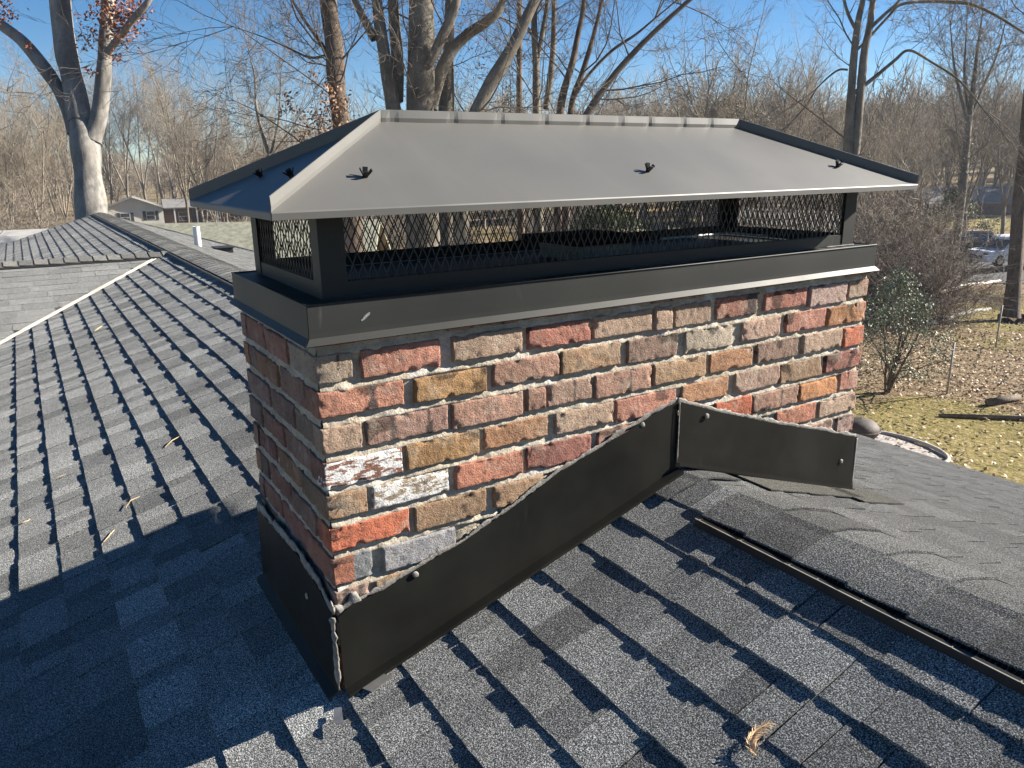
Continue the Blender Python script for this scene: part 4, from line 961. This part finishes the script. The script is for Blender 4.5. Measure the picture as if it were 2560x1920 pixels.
leaf_cluster('leaves', [(10.89, 20.29, 2.74, 0.3), (10.1, 20.96, 3.3, 0.2), (10.28, 21.12, 4.1, 0.25), (9.2, 21.3, 4.6, .5), (11.6, 19.8, 4.7, .5)]+[(random.Random(k).uniform(8.5, 14), random.Random(k+99).uniform(18.5, 21.8), random.Random(k+7).uniform(1.6, 6), .5) for k in range(40)], LF['rust'], bt, .085, 5, 7)
bt = named_tree('vine_wrapped_tree', 'vinetrunk', 'trunk wrapped in dead vines right of the massive grey tree', ('grey', 'twigd'), 10, 4, blen=2.2, minz=0, maxl=2)
leaf_cluster('vines', [(11.6, 22.0, 2.74, 0.35), (11.6, 22.0, 2.3, 0.35), (11.5, 22.1, 3.2, .25), (11.6, 22.0, 1.8, .35)], LF['tan'], bt, .09, 70, 8)
named_tree('leaning_tree', 'leaning', 'thick grey trunk leaning right behind the hood ridge', ('grey', 'twig'), 7, 5, blen=3.0, minz=.5, maxl=2)
bt = named_tree('slender_tree', 'pole', 'slim straight brown trunk with ivy low down behind the hood', ('brown', 'twig'), 12, 6, blen=3.0, minz=0)
leaf_cluster('ivy', [(14.3, 22.1, 2.81, 0.41), (14.3, 22.1, 2.2, .4)], LF['ivy'], bt, .09, 50, 9)
named_tree('twin_stemmed_tree', 'twin', 'pale twin stemmed tree behind the middle of the hood', ('grey', 'twig'), 13, 7, blen=3.2, minz=0)
named_tree('clustered_stem_tree', 'cluster', 'brown tree of spreading thin stems right of hood centre', ('brown', 'twigd'), 14, 8, blen=3.4, minz=0)
named_tree('slanting_tree', 'leandark', 'thin dark trunk slanting up to the right edge of blue sky', ('dark', 'twigd'), 9, 9, blen=2.8, minz=.2)
named_tree('paired_trunk_tree', 'rightpair', 'pair of close grey trunks rising behind the hood right hip', ('grey', 'twig'), 7, 10, blen=2.6, minz=.2)
bt = named_tree('ivy_based_tree', 'ivytree', 'tall spreading bare tree with ivy on its foot beyond the thicket', ('grey', 'twig'), 13, 11, blen=4.2, rmin=.01, minz=0)
iv = Vector(TREES['ivytree'][0][1][:3]); leaf_cluster('ivy', [(iv.x, iv.y, iv.z+d_, .45) for d_ in (-1.6, -.8, 0, .8, 1.5)], LF['cedar'], bt, .10, 60, 10)
named_tree('oak_tree', 'oak', 'thick brown oak trunk standing in the yard at the right edge', ('brown', 'twigd'), 7, 12, blen=3.0, minz=2.0, up=0)
named_tree('slim_forked_tree', 'slim', 'slim forked bare tree against blue sky left of the hood', ('grey', 'twig'), 16, 13, blen=2.6, rmin=.01, minz=0)

# ------------------------------------------------------------------ woodland: individual trees from a few shapes
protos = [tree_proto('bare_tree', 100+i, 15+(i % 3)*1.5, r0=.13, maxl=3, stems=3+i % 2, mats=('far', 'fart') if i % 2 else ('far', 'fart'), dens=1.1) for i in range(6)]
for e in protos: e.location = (0, 0, -300)
def px_dir(px):
    v = F_+R_*((px-1280)/1920.6); return math.atan2(v.x, v.y)
woods = []
rw = random.Random(21)
def plant(px, dist, H, i=None, group=None, label=None):
    a = px_dir(px); x = cam.location.x+math.sin(a)*dist if False else -0.476+math.sin(a)*dist; y = -1.559+math.cos(a)*dist
    i = rw.randrange(6) if i is None else i
    woods.append((protos[i], x, y, gz(x, y)-.2, rw.uniform(0, 6.3), H/(15+(i % 3)*1.5), group, label))
LW = ('bare grey brown tree in the woodland left of the chimney hood', 'bare trees in the left woodland')
RW = ('bare grey brown tree in the woodland right of the hood', 'bare trees in the right woodland')
CW = ('bare tree deep behind the big trunks above the hood', 'bare trees behind the hood')
for px, dd, H in [(-60, 78, 15), (30, 70, 14.5), (120, 85, 17), (215, 80, 18), (300, 148, 27), (160, 76, 16), (395, 150, 28), (470, 152, 29), (555, 90, 19), (345, 150, 27), (245, 72, 15), (60, 88, 16.5), (-20, 95, 17), (620, 96, 18), (180, 60, 13), (40, 54, 11), (430, 146, 29), (520, 82, 19.5), (590, 78, 17), (650, 90, 18), (500, 144, 26), (90, 62, 12), (10, 92, 18), (262, 145, 28), (560, 100, 19), (-100, 60, 12), (700, 76, 16)]:
    plant(px, dd, H, group=LW[1], label=LW[0])
for px, dd, H in [(760, 70, 15), (850, 80, 17), (950, 85, 17), (1040, 75, 15), (1130, 70, 15), (1220, 85, 17), (1320, 72, 14), (1420, 64, 14), (1500, 80, 16), (1580, 70, 15)]:
    plant(px, dd, H, group=CW[1], label=CW[0])
for px, dd, H in [(1660, 62, 14), (1740, 52, 16.5), (1815, 50, 18), (1870, 60, 15), (1945, 62, 18.5), (1990, 66, 17.5), (2050, 75, 14), (2120, 70, 14), (2200, 62, 13), (2290, 70, 16), (2370, 60, 17), (2450, 72, 18), (2530, 66, 18), (2600, 60, 17), (2230, 48, 10), (2160, 44, 9)]:
    plant(px, dd, H, group=RW[1], label=RW[0])
used = set()
for (p, x, y, z, rz, sc, grp, lab) in woods:
    if grp == LW[1]: sc *= 1.1
    if id(p) not in used:
        used.add(id(p)); p.location = (x, y, z); p.rotation_euler = (0, 0, rz); p.scale = (sc,)*3; tag(p, lab, 'tree', grp)
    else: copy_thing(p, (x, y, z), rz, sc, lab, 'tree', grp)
for e in protos:
    if e.location.z < -200:
        for ch in list(e.children): bpy.data.objects.remove(ch)
        bpy.data.objects.remove(e)
# far wood, one mass
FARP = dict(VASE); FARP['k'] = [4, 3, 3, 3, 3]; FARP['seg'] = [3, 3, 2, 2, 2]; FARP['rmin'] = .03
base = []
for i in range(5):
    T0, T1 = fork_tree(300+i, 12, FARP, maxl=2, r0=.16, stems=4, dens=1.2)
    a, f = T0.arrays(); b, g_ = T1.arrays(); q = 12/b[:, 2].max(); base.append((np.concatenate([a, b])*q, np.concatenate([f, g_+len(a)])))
def merge(items, name, mat, label, kind='stuff'):
    Vs = []; Fs = []; off = 0
    for (V, F), x, y, z, rz, sc in items:
        c, s_ = math.cos(rz), math.sin(rz); M2 = np.array([[c, s_, 0], [-s_, c, 0], [0, 0, 1]])*sc
        Vs.append(V@M2+np.array([x, y, z])); Fs.append(F+off); off += len(V)
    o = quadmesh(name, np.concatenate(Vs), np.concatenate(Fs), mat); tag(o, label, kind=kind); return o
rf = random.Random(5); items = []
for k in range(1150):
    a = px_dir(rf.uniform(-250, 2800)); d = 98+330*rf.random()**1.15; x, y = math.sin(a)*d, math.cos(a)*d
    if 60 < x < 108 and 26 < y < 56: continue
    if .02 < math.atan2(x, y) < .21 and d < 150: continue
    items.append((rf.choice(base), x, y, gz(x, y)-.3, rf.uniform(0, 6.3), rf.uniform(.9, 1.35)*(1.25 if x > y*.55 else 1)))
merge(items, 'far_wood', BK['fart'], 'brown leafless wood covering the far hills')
# understorey: arching brush
def brush(seed, n=60, H=3.0, R=1.6, rmin=.010):
    r = random.Random(seed); T = Tubes()
    P = dict(seg=[5, 4, 3, 3], taper=[.3, .4, .5, .5], wob=[.2, .28, .3, .3], up=[-.05, -.02, 0, 0], k=[3, 3, 3, 3], nb=[5, 4, 3, 2], start=[.2, .15, .1, .1], ang=[.8, .9, .9, .9], lr=[.5, .5, .5, .5], rr=[.6, .7, .7, .7], rmin=rmin)
    for i in range(n):
        p = Vector((r.gauss(0, R*.5), r.gauss(0, R*.5), -.1)); grow(T, r, p, Vector((r.gauss(0, .5), r.gauss(0, .5), 1)), H*r.uniform(.5, 1.1), rmin*2.2, 0, 2, P)
    return T.arrays()
bb = [brush(i, 34, 3.0) for i in range(4)]
items = []; rb = random.Random(9)
def scatter(n, px0, px1, d0, d1, s0, s1):
    for k in range(n):
        a = px_dir(rb.uniform(px0, px1)); d = rb.uniform(d0, d1); x, y = -0.476+math.sin(a)*d, -1.559+math.cos(a)*d
        if 40 < x < 110 and 17 < y < 52: continue
        if 225 < 1280+1920.6*math.tan(a-math.atan2(F_.x, F_.y)) < 640: continue
        items.append((rb.choice(bb), x, y, gz(x, y)-.1, rb.uniform(0, 6.3), rb.uniform(s0, s1)))
scatter(46, -150, 560, 48, 95, .9, 1.8); scatter(26, 560, 1500, 50, 95, .8, 1.6); scatter(24, 2030, 2175, 34, 48, .8, 1.3); scatter(34, 1900, 2700, 62, 100, 1.0, 1.8)
merge(items, 'undergrowth', BK['twig'], 'tangled leafless undergrowth below the trees')
items = []; scatter(12, 2130, 2270, 26, 33, .5, .85); scatter(9, 2330, 2480, 31, 36, .15, .3)
merge(items, 'brush', BK['twigd'], 'dark tangled briars on the bank behind the chimney')
# fallen leaves on the yard
rl = random.Random(3); V = []; F = []
for k in range(26000):
    a = px_dir(rl.uniform(1950, 2750)); d = rl.uniform(12, 40); x, y = -0.476+math.sin(a)*d, -1.559+math.cos(a)*d
    g = grassf(x, y)
    if g > .25 and rl.random() < .55: continue
    if nz(x, y, 0, .4) < -.15 and rl.random() < .7: continue
    s_ = rl.uniform(.04, .09); c = Vector((x, y, gz(x, y)+.09+rl.random()*.03)); u = Vector((rl.gauss(0, 1), rl.gauss(0, 1), rl.gauss(0, .45))).normalized(); w = u.cross(Vector((rl.gauss(0, .4), rl.gauss(0, .4), 1))).normalized()
    o = len(V); V += [c-u*s_*.5, c+w*s_*.35, c+u*s_*.5, c-w*s_*.35]; F.append((o, o+1, o+2, o+3))
o = quadmesh('leaf_litter', np.array([tuple(v) for v in V]), np.array(F), LF['litter'], smooth=False); tag(o, 'pale dry leaves scattered over the yard', kind='stuff')

# ------------------------------------------------------------------ evergreen shrub in the yard
def shrub(name, label, x, y, H, R, n, seed, mat, size, stems=5, cat='shrub'):
    r = random.Random(seed); g = gz(x, y); e = empty(name, label, cat, (x, y, g)); T = Tubes(); tips = []
    P = dict(seg=[5, 4, 3], taper=[.3, .4, .5], wob=[.1, .2, .25], up=[.1, .1, .0], k=[5, 4, 3], nb=[9, 4, 2], start=[.15, .15, .1], ang=[.9, .8, .8], lr=[.5, .5, .5], rr=[.5, .6, .6], rmin=.006)
    for i in range(stems):
        grow(T, r, Vector((x, y, g-.1)), Vector((r.gauss(0, .22), r.gauss(0, .22), 1)), H*r.uniform(.7, 1), .035, 0, 1, P)
    quadmesh('stem', *T.arrays(), BK['brown'], e, (x, y, g))
    sp = []
    for i in range(n):
        f = r.random()**.8; z = g+.35+(H-.3)*f; rr2 = R*math.sin(math.pi*min(1, .18+f*.82))**.7*(1-.15*f)
        a = r.uniform(0, 6.3); q = (rr2+(.25*R if f < .5 else 0))*math.sqrt(r.random()); sp.append((x+math.cos(a)*q, y+math.sin(a)*q, z, r.uniform(.10, .24)*R))
    leaf_cluster('foliage', sp, mat, e, size, 90 if R < 1 else 42, seed, aspect=.5, droop=-.1); return e
shrub('evergreen_shrub', 'glossy dark green evergreen shrub right of the chimney in the yard', 14.8, 7.7, 2.6, .95, 260, 4, LF['holly'], .06)
shrub('evergreen_bush', 'small green bush in front of the parked vehicles', 44.6, 23.6, 1.7, 1.2, 40, 5, LF['holly'], .12)
shrub('laurel_bush', 'olive green bush by the far lawn behind the dark truck', 56.5, 29.5, 4.5, 2.4, 60, 6, LF['ivy'], .16)
shrub('green_bush', 'yellow green bush seen through the cap mesh', 33.0, 40.0, 4.0, 3.4, 90, 7, LF['ivy'], .15)
shrub('dark_conifer', 'dark rounded evergreen on the skyline right of the hood ridge', 67, 62, 13, 5.5, 150, 8, LF['cedar'], .3, cat='tree')

# ------------------------------------------------------------------ yard things
fp = simple('rusty_iron', (.06, .045, .038), .7, .4, 20)
fx, fy = 11.25, 5.95; fz = gz(fx, fy)+.1
fs_ = .62; e = empty('fire_pit', 'dark rusty bowl shaped fire pit standing by the gravel bed', 'fire pit', (fx, fy, fz))
mb = MB(); prof = [(.06, .16), (.25, .19), (.40, .28), (.50, .42), (.53, .52), (.50, .60), (.40, .72), (.22, .80), (.03, .83)]; vs = []; fs = []; K = 24
for rr_, z in prof:
    for j in range(K): vs.append((fx+fs_*rr_*math.cos(j*2*math.pi/K), fy+fs_*rr_*math.sin(j*2*math.pi/K), fz+z*fs_))
for i in range(len(prof)-1):
    for j in range(K): fs.append((i*K+j, i*K+(j+1) % K, (i+1)*K+(j+1) % K, (i+1)*K+j))
mb.add(vs, fs); mb.build('bowl', fp, e, smooth=True)
for k in range(3):
    a = k*2.1+.4; mb = MB(); mb.tube([(fx+.2*math.cos(a), fy+.2*math.sin(a), fz+.17), (fx+.32*math.cos(a), fy+.32*math.sin(a), fz-.03)], .02, 8); mb.build('leg', fp, e)
mb = MB(); mb.tube([(fx+.335*math.cos(j*2*math.pi/24), fy+.335*math.sin(j*2*math.pi/24), fz+.325) for j in range(25)], .014, 6); mb.build('rim', fp, e)
stone = simple('pale_stone', (.36, .33, .30), .9, .3, 8, bump=.5, bs=30)
mb = MB(); mb.tube([(GB[0]+GB[2]*math.cos(-2.2+k*.16), GB[1]+GB[3]*math.sin(-2.2+k*.16), gz(GB[0], GB[1])+.11) for k in range(26)], .035, 6)
tag(mb.build('edging', stone, None, smooth=True), 'low pale stone edging curving round the gravel bed', 'edging')
# pole, logs, fence
pol = simple('peeled_pole', (.46, .43, .38), .8, .2, 6)
pts = [(24.2, 12.8), (26.2, 13.15), (28.0, 13.35), (31.1, 13.55)]
mb = MB(); mb.tube([(x, y, gz(x, y)+.35+.18*i) for i, (x, y) in enumerate(pts)], [.075, .07, .06, .045], 8)
tag(mb.build('fallen_pole', pol, None, smooth=True), 'long pale pole lying across the bank below the oak', 'pole')
mb = MB(); mb.tube([(21.6, 11.05, gz(21.6, 11.05)+.12), (23.5, 11.35, gz(23.5, 11.35)+.14), (25.5, 11.7, gz(25.5, 11.7)+.13), (27.4, 11.95, gz(27.4, 11.95)+.12)], [.10, .09, .08, .05], 8)
tag(mb.build('fallen_log', BK['beech'], None, smooth=True), 'rotting grey log lying among leaves under the pale pole', 'log')
mb = MB(); mb.tube([(15.6, 6.0, gz(15.6, 6.0)+.14), (16.4, 5.8, gz(16.4, 5.8)+.13)], [.08, .07], 8); tag(mb.build('short_log', BK['dark'], None, smooth=True), 'short dark log on the leaves beside the lower fence post', 'log')
mb = MB(); mb.tube([(14.2, 6.2, gz(14.2, 6.2)+.10), (15.6, 4.9, gz(15.6, 4.9)+.11), (17.0, 3.9, gz(17, 3.9)+.10)], [.035, .05, .04], 7); tag(mb.build('fallen_branch', BK['dark'], None, smooth=True), 'long dark branch lying along the edge of the lawn', 'branch')
steel = simple('galvanised_post', (.26, .25, .23), .6, .2, 10)
def fence(label, P, h=1.15):
    e = empty('wire_fence', label, 'fence', (P[0][0], P[0][1], gz(*P[0])))
    for x, y in P:
        mb = MB(); z = gz(x, y); mb.tube([(x, y, z-.1), (x, y, z+h+.06)], .022, 7); mb.build('fence_post', steel, e, smooth=True)
    mb = MB()
    for (xa, ya), (xb, yb) in zip(P[:-1], P[1:]):
        for f in (.06, .35, .65, .97): mb.tube([(xa, ya, gz(xa, ya)+h*f), ((xa+xb)/2, (ya+yb)/2, gz((xa+xb)/2, (ya+yb)/2)+h*f-.015), (xb, yb, gz(xb, yb)+h*f)], .0035, 3, cap=False)
        n = int(math.hypot(xb-xa, yb-ya)/.15)
        for i in range(n):
            t_ = i/n; x, y = xa+(xb-xa)*t_, ya+(yb-ya)*t_; mb.tube([(x, y, gz(x, y)), (x, y, gz(x, y)+h*.97)], .0022, 3, cap=False)
    mb.build('wire', steel, e)
fence('lower wire fence with thin steel posts crossing the leafy yard', [(15.2, 9.2), (15.68, 6.88), (17.4, 4.4), (19.5, 1.6)])
fence('upper wire fence with thin steel posts under the oak', [(20.2, 12.6), (21.05, 10.52), (20.92, 8.53), (21.6, 5.6)])

# ------------------------------------------------------------------ vehicles
glass = simple('car_glass', (.03, .04, .055), .08, .1, 5, spec=.8); tyre = simple('tyre', (.02, .02, .02), .85, .1, 20); rim_m = simple('rim', (.4, .4, .42), .35, .1, 10, metal=.7)
def vehicle(name, label, cat, loc, heading, paint, roofc=None, Lc=4.9, Hc=1.78, Wc=1.92, pickup=False):
    """profile drawn along local x (front at +x)"""
    c, s_ = math.cos(heading), math.sin(heading)
    def T(x, y, z): return (loc[0]+x*c-y*s_, loc[1]+x*s_+y*c, loc[2]+z)
    e = empty(name, label, cat, loc); h = Lc/2
    lower = [(-h, .42), (-h+.03, .95), (h-1.35, 1.02), (h-.25, .92), (h-.02, .72), (h, .42), (h-.1, .30), (-h+.1, .30)]
    up = [(-h+.10, .96), (-h+.22, Hc-.12), (-h+.5, Hc), (h-2.25, Hc), (h-1.95, Hc-.08), (h-1.28, 1.03)]
    if pickup: up = [(-h+.06, .96), (-h+.12, Hc-.05), (-h+.4, Hc), (h-2.2, Hc+.02), (h-1.95, Hc-.08), (h-1.4, 1.03)]
    mb = MB(); w = Wc/2; vs = []; fs = []
    for yy, ins in ((-w, .0), (-w+.06, -.04), (w-.06, -.04), (w, 0)):
        k_ = 1 if abs(yy) == w else 1.0
        for x, z in lower: vs.append(T(x*(1 if abs(yy) < w else .985), yy, z+(.02 if abs(yy) < w else 0)))
    n = len(lower)
    for q in range(3):
        for i in range(n): fs.append((q*n+i, q*n+(i+1) % n, (q+1)*n+(i+1) % n, (q+1)*n+i))
    fs += [tuple(range(n-1, -1, -1)), tuple(3*n+i for i in range(n))]
    mb.add(vs, fs); mb.build('body', paint, e, bevel=.03)
    mb = MB(); vs = []; n = len(up); wt = w-.16
    for sgn in (-1, 1):
        for x, z in up: vs.append(T(x, sgn*(w-.05 if z < 1.1 else wt), z))
    fs = [(i, (i+1) % n, n+(i+1) % n, n+i) for i in range(n)]+[tuple(range(n-1, -1, -1)), tuple(n+i for i in range(n))]
    mb.add(vs, fs); mb.build('cabin', roofc or paint, e, bevel=.03)
    def pane(nm, pts): mb = MB(); mb.add([T(*p) for p in pts], [tuple(range(len(pts)))]); o = mb.build(nm, glass, e); so = o.modifiers.new('s', 'SOLIDIFY'); so.thickness = .01
    zt = Hc-.13
    pane('windshield', [(h-1.28+.02, -w+.14, 1.06), (h-1.28+.02, w-.14, 1.06), (h-1.93, wt-.06, zt+.02), (h-1.93, -wt+.06, zt+.02)])
    for sgn in (-1, 1):
        yb, yt = sgn*(w-.035), sgn*(wt+.02)
        for a, b, c2, d in ((h-1.5, h-2.0, h-2.75, h-2.75), (h-2.85, h-2.85, h-3.7, h-3.7), (h-3.8, h-3.8, -h+.3, -h+.4)):
            if a-c2 < .2: continue
            pane('side_window', [(a, yb, 1.07), (b, yt, zt), (d, yt, zt), (c2, yb, 1.07)])
        for wx in (h-.95, -h+.95):
            mb = MB(); mb.tube([T(wx, sgn*(w-.20), .36), T(wx, sgn*(w+.02), .36)], .36, 20); wh = mb.build('wheel', tyre, e, bevel=.02)
            mb = MB(); mb.tube([T(wx, sgn*(w+.01), .36), T(wx, sgn*(w+.035), .36)], .20, 16); mb.build('rim', rim_m, wh)
        mb = MB(); mb.box((0, 0, 0), (.12, .34, .16)); mb.V = [T(h-.16+x, sgn*(w-.24)-.17+y, .68+z) for x, y, z in mb.V]; mb.build('headlight', glass, e, bevel=.02)
        mb = MB(); mb.box((0, 0, 0), (.1, .2, .14)); mb.V = [T(h-1.7+x, sgn*(w+.06)-.1+y, 1.08+z) for x, y, z in mb.V]; mb.build('mirror', paint, e, bevel=.02)
    mb = MB(); mb.box((0, 0, 0), (.06, 1.1, .2)); mb.V = [T(h-.05+x, -.55+y, .48+z) for x, y, z in mb.V]; mb.build('grille', tyre, e, bevel=.01)
    return e
gzp = lambda x, y: gz(x, y)+.30
wp = simple('white_paint', (.72, .73, .74), .25, .05, 2); dp = simple('dark_paint', (.03, .035, .045), .2, .1, 2); bp = simple('brown_roof_paint', (.28, .20, .15), .5, .1, 2)
hd = math.atan2(R_.y, R_.x)+math.pi
vehicle('suv', 'white sport utility vehicle parked nose left behind the oak', 'car', (51.2, 23.0, gzp(51.2, 23.0)+.1), hd+.25, wp)
vehicle('station_wagon', 'dark long vehicle with tan roof parked behind the white one', 'car', (52.6, 27.2, gzp(52.6, 27.2)+.1), hd+.1, dp, bp, Lc=5.0)
vehicle('sedan', 'small white car glimpsed through the mesh of the cap', 'car', (37, 46, gzp(37, 46)+.1), hd+.6, wp, Hc=1.5)

# ------------------------------------------------------------------ neighbouring houses
def gable_house(name, label, c, yaw, wid, dep, eave, ridge_h, wallm_, roofm_, extras=None, base=None):
    cs, sn = math.cos(yaw), math.sin(yaw); z0 = gz(c[0], c[1])-.3 if base is None else base
    def T(x, y, z): return (c[0]+x*cs-y*sn, c[1]+x*sn+y*cs, z0+z)
    e = empty(name, label, 'house', (c[0], c[1], z0)); w, d = wid/2, dep/2
    mb = MB(); pr = [(-w, 0), (w, 0), (w, eave), (0, ridge_h), (-w, eave)]
    vs = [T(x, -d, z) for x, z in pr]+[T(x, d, z) for x, z in pr]
    mb.add(vs, [(0, 1, 2, 3, 4), (9, 8, 7, 6, 5), (0, 5, 6, 1), (1, 6, 7, 2), (4, 9, 5, 0)]); wo_ = mb.build('wall', wallm_, e)
    mb = MB(); o = .45; sl_ = (ridge_h-eave)/w
    for s2 in (-1, 1):
        p = [T(0, -d-o, ridge_h+.05), T(s2*(w+o), -d-o, eave-o*sl_+.05), T(s2*(w+o), d+o, eave-o*sl_+.05), T(0, d+o, ridge_h+.05)]
        q = [T(0, -d-o, ridge_h+.2), T(s2*(w+o), -d-o, eave-o*sl_+.2), T(s2*(w+o), d+o, eave-o*sl_+.2), T(0, d+o, ridge_h+.2)]
        mb.add(p+q, [(3, 2, 1, 0), (4, 5, 6, 7), (0, 1, 5, 4), (1, 2, 6, 5), (2, 3, 7, 6)])
    mb.build('roof', roofm_, e)
    return e, T
creamw = simple('cream_siding', (.66, .64, .56), .7, .06, 3); greyr = simple('grey_roof', (.17, .165, .16), .9, .15, 1.2); shut = simple('shutter', (.04, .045, .05), .6, .1, 3); brnw = simple('brown_brick_wall', (.14, .08, .06), .9, .3, 2)
whm = simple('white_trim', (.7, .7, .68), .6, .05, 2); paler = simple('pale_roof', (.30, .295, .28), .85, .15, 1.5); greenr = simple('mossy_roof', (.22, .22, .17), .9, .35, 5)
# cream gable house at the left
yaw = -math.radians(7)
z0 = -8.2
e, T = gable_house('cream_house', 'cream gabled house with dark shutters glimpsed beside the big beech', (14.6, 134), yaw, 8.2, 9, 3.3, 4.9, creamw, greyr, base=z0)
def window(T, par, x, y, z, w, h, shutters=True, dy=-.04):
    mb = MB(); mb.box((0, 0, 0), (1, 1, 1)); mb.V = [T(x-w/2+a*w, y+dy+b*.06, z+c_2*h) for a, b, c_2 in mb.V]; f = mb.build('window', whm, par)
    for k in range(2):
        mb = MB(); mb.box((0, 0, 0), (1, 1, 1)); mb.V = [T(x-w/2+.06+(w-.12)*1*a, y+dy-.02+b*.03, z+.06+k*h/2+c_2*(h/2-.1)) for a, b, c_2 in mb.V]; mb.build('pane', glass, f)
    if shutters:
        for s2 in (-1, 1):
            mb = MB(); mb.box((0, 0, 0), (1, 1, 1)); xx = x+s2*(w/2+.28)-.22; mb.V = [T(xx+a*.44, y+dy+b*.05, z-.05+c_2*(h+.1)) for a, b, c_2 in mb.V]; mb.build('shutter', shut, par)
window(T, e, -1.2, -4.5, 1.55, 1.3, 1.25); window(T, e, 2.3, -4.5, 1.7, 1.2, 1.25)
mb = MB(); p = [T(4.15, -4.3, 3.2), T(16, -4.3, 3.2), T(16, .2, 4.4), T(4.15, .2, 4.4)]; p2 = [tuple((a[0], a[1], a[2]+.18)) for a in p]
mb.add(p+p2, [(3, 2, 1, 0), (4, 5, 6, 7), (0, 1, 5, 4), (1, 2, 6, 5), (2, 3, 7, 6), (3, 0, 4, 7)]); mb.build('wing_roof', greyr, e)
mb = MB(); mb.add([T(4.15, -3.2, 0), T(15.6, -3.2, 0), T(15.6, -3.2, 3.45), T(4.15, -3.2, 3.45)], [(0, 1, 2, 3)]); mb.build('wing_wall', brnw, e)
for x in (5.6, 8.8, 11.8): mb = MB(); mb.box((0, 0, 0), (1, 1, 1)); mb.V = [T(x+a*.2, -4.2+b*.2, c_2*3.2) for a, b, c_2 in mb.V]; mb.build('porch_post', whm, e)
window(T, e, 7.0, -3.2, 1.3, 1.5, 1.3, False); window(T, e, 10.4, -3.2, 1.3, 1.6, 1.3, False)
# pale roofed building at far left, low mossy shed behind the vent pipe, far lawn house
gable_house('pale_roofed_house', 'low building with pale roof peeking over the far left gable', (-1.8, 46), math.radians(84), 11, 14, 2.0, 3.1, creamw, paler, base=-5.6)
gable_house('mossy_roofed_house', 'neighbouring building with weathered olive grey roof behind the vent pipe', (6.6, 32.3), math.radians(-28.6+90), 9, 12, 1.3, 3.2, brnw, greenr, base=-5.0)
gable_house('grey_roofed_house', 'far grey roofed house behind the yellow lawn at right', (101, 52), math.radians(62), 9, 16, 2.6, 4.2, brnw, greyr, base=-7.2)

# ------------------------------------------------------------------ small litter on the roof
def needle(P, r, label, mat=None):
    mb = MB(); P = [Vector(p)+Vector((-.3, 0, .95))*.009 for p in P]; mb.tube(P, [r, r, r*.5][:len(P)], 5)
    tag(mb.build('pine_needle', mat or M['needle'], None, smooth=True), label, 'pine needle', 'dry needles on the left roof slope')
needle([(-0.078, 2.122, -0.811), (-0.04, 2.168, -0.8), (-0.001, 2.173, -0.787)], .0022, 'curved pale needle nearest the chimney shadow on the left slope')
needle([(-0.404, 1.452, -0.911), (-0.383, 1.481, -0.905), (-0.357, 1.515, -0.897)], .0018, 'short needle right beside the upper edge of the chimney shadow')
needle([(-0.301, 1.665, -0.88), (-0.277, 1.712, -0.872), (-0.243, 1.708, -0.862)], .0018, 'bent needle a little above the chimney shadow')
needle([(-0.684, 2.024, -0.997), (-0.665, 2.025, -0.991), (-.64, 2.02, -.983)], .003, 'stubby orange needle near the left edge of the roof')
needle([(-0.114, 5.435, -0.822), (-0.08, 5.49, -0.812), (-0.049, 5.525, -0.802)], .004, 'short bright needle high on the slope below the valley')
needle([(-0.549, 2.382, -0.956), (-0.52, 2.385, -0.947), (-0.489, 2.376, -0.938)], .0018, 'straight dull needle at the left of the slope')
# dead frond: curved rib with leaflets
mb = MB(); rib = smooth_path([(.506, -.803, -.632), (.512, -.782, -.629), (.540, -.768, -.621), (.572, -.775, -.611)], 5)
rib = [Vector(p)+Vector((-.3, 0, .95))*.013 for p in rib]; mb.tube(rib, [.0016]*len(rib), 5)
rq = random.Random(2)
for i, p in enumerate(rib[1:-1]):
    d = (rib[i+2]-rib[i]).normalized(); up = Vector((-.3, 0, .95)); s_ = d.cross(up).normalized()
    for q in (1, -1):
        for h_ in (0, .5):
            b = p+d*h_*.006; ln = rq.uniform(.016, .024)*(1 if q > 0 else .3); tip = b+s_*q*ln+d*.012+up*rq.uniform(-.002, .008); md = b.lerp(tip, .5)+up*.003
            mb.add([b-d*.0012, b+d*.0012, md+d*.0016, tip, md-d*.0010], [(0, 1, 2, 4), (2, 3, 4)])
tag(mb.build('dead_frond', M['deadleaf'], None), 'curled dry tan frond lying on the near shingles', 'dead leaf')

# ------------------------------------------------------------------ air: thin winter haze
mb = MB(); mb.box((-60, -60, -16), (520, 520, 34)); hz = mb.build('haze', bpy.data.materials.new('haze'), None)
hm = hz.data.materials[0]; hm.use_nodes = True; hn = hm.node_tree.nodes; hn.clear()
hv = hn.new('ShaderNodeVolumePrincipled'); hv.inputs['Density'].default_value = .00035; hv.inputs['Color'].default_value = (.80, .88, 1, 1); hv.inputs['Anisotropy'].default_value = .2
ho = hn.new('ShaderNodeOutputMaterial'); hm.node_tree.links.new(hv.outputs[0], ho.inputs['Volume']); tag(hz, 'thin pale haze', kind='stuff')
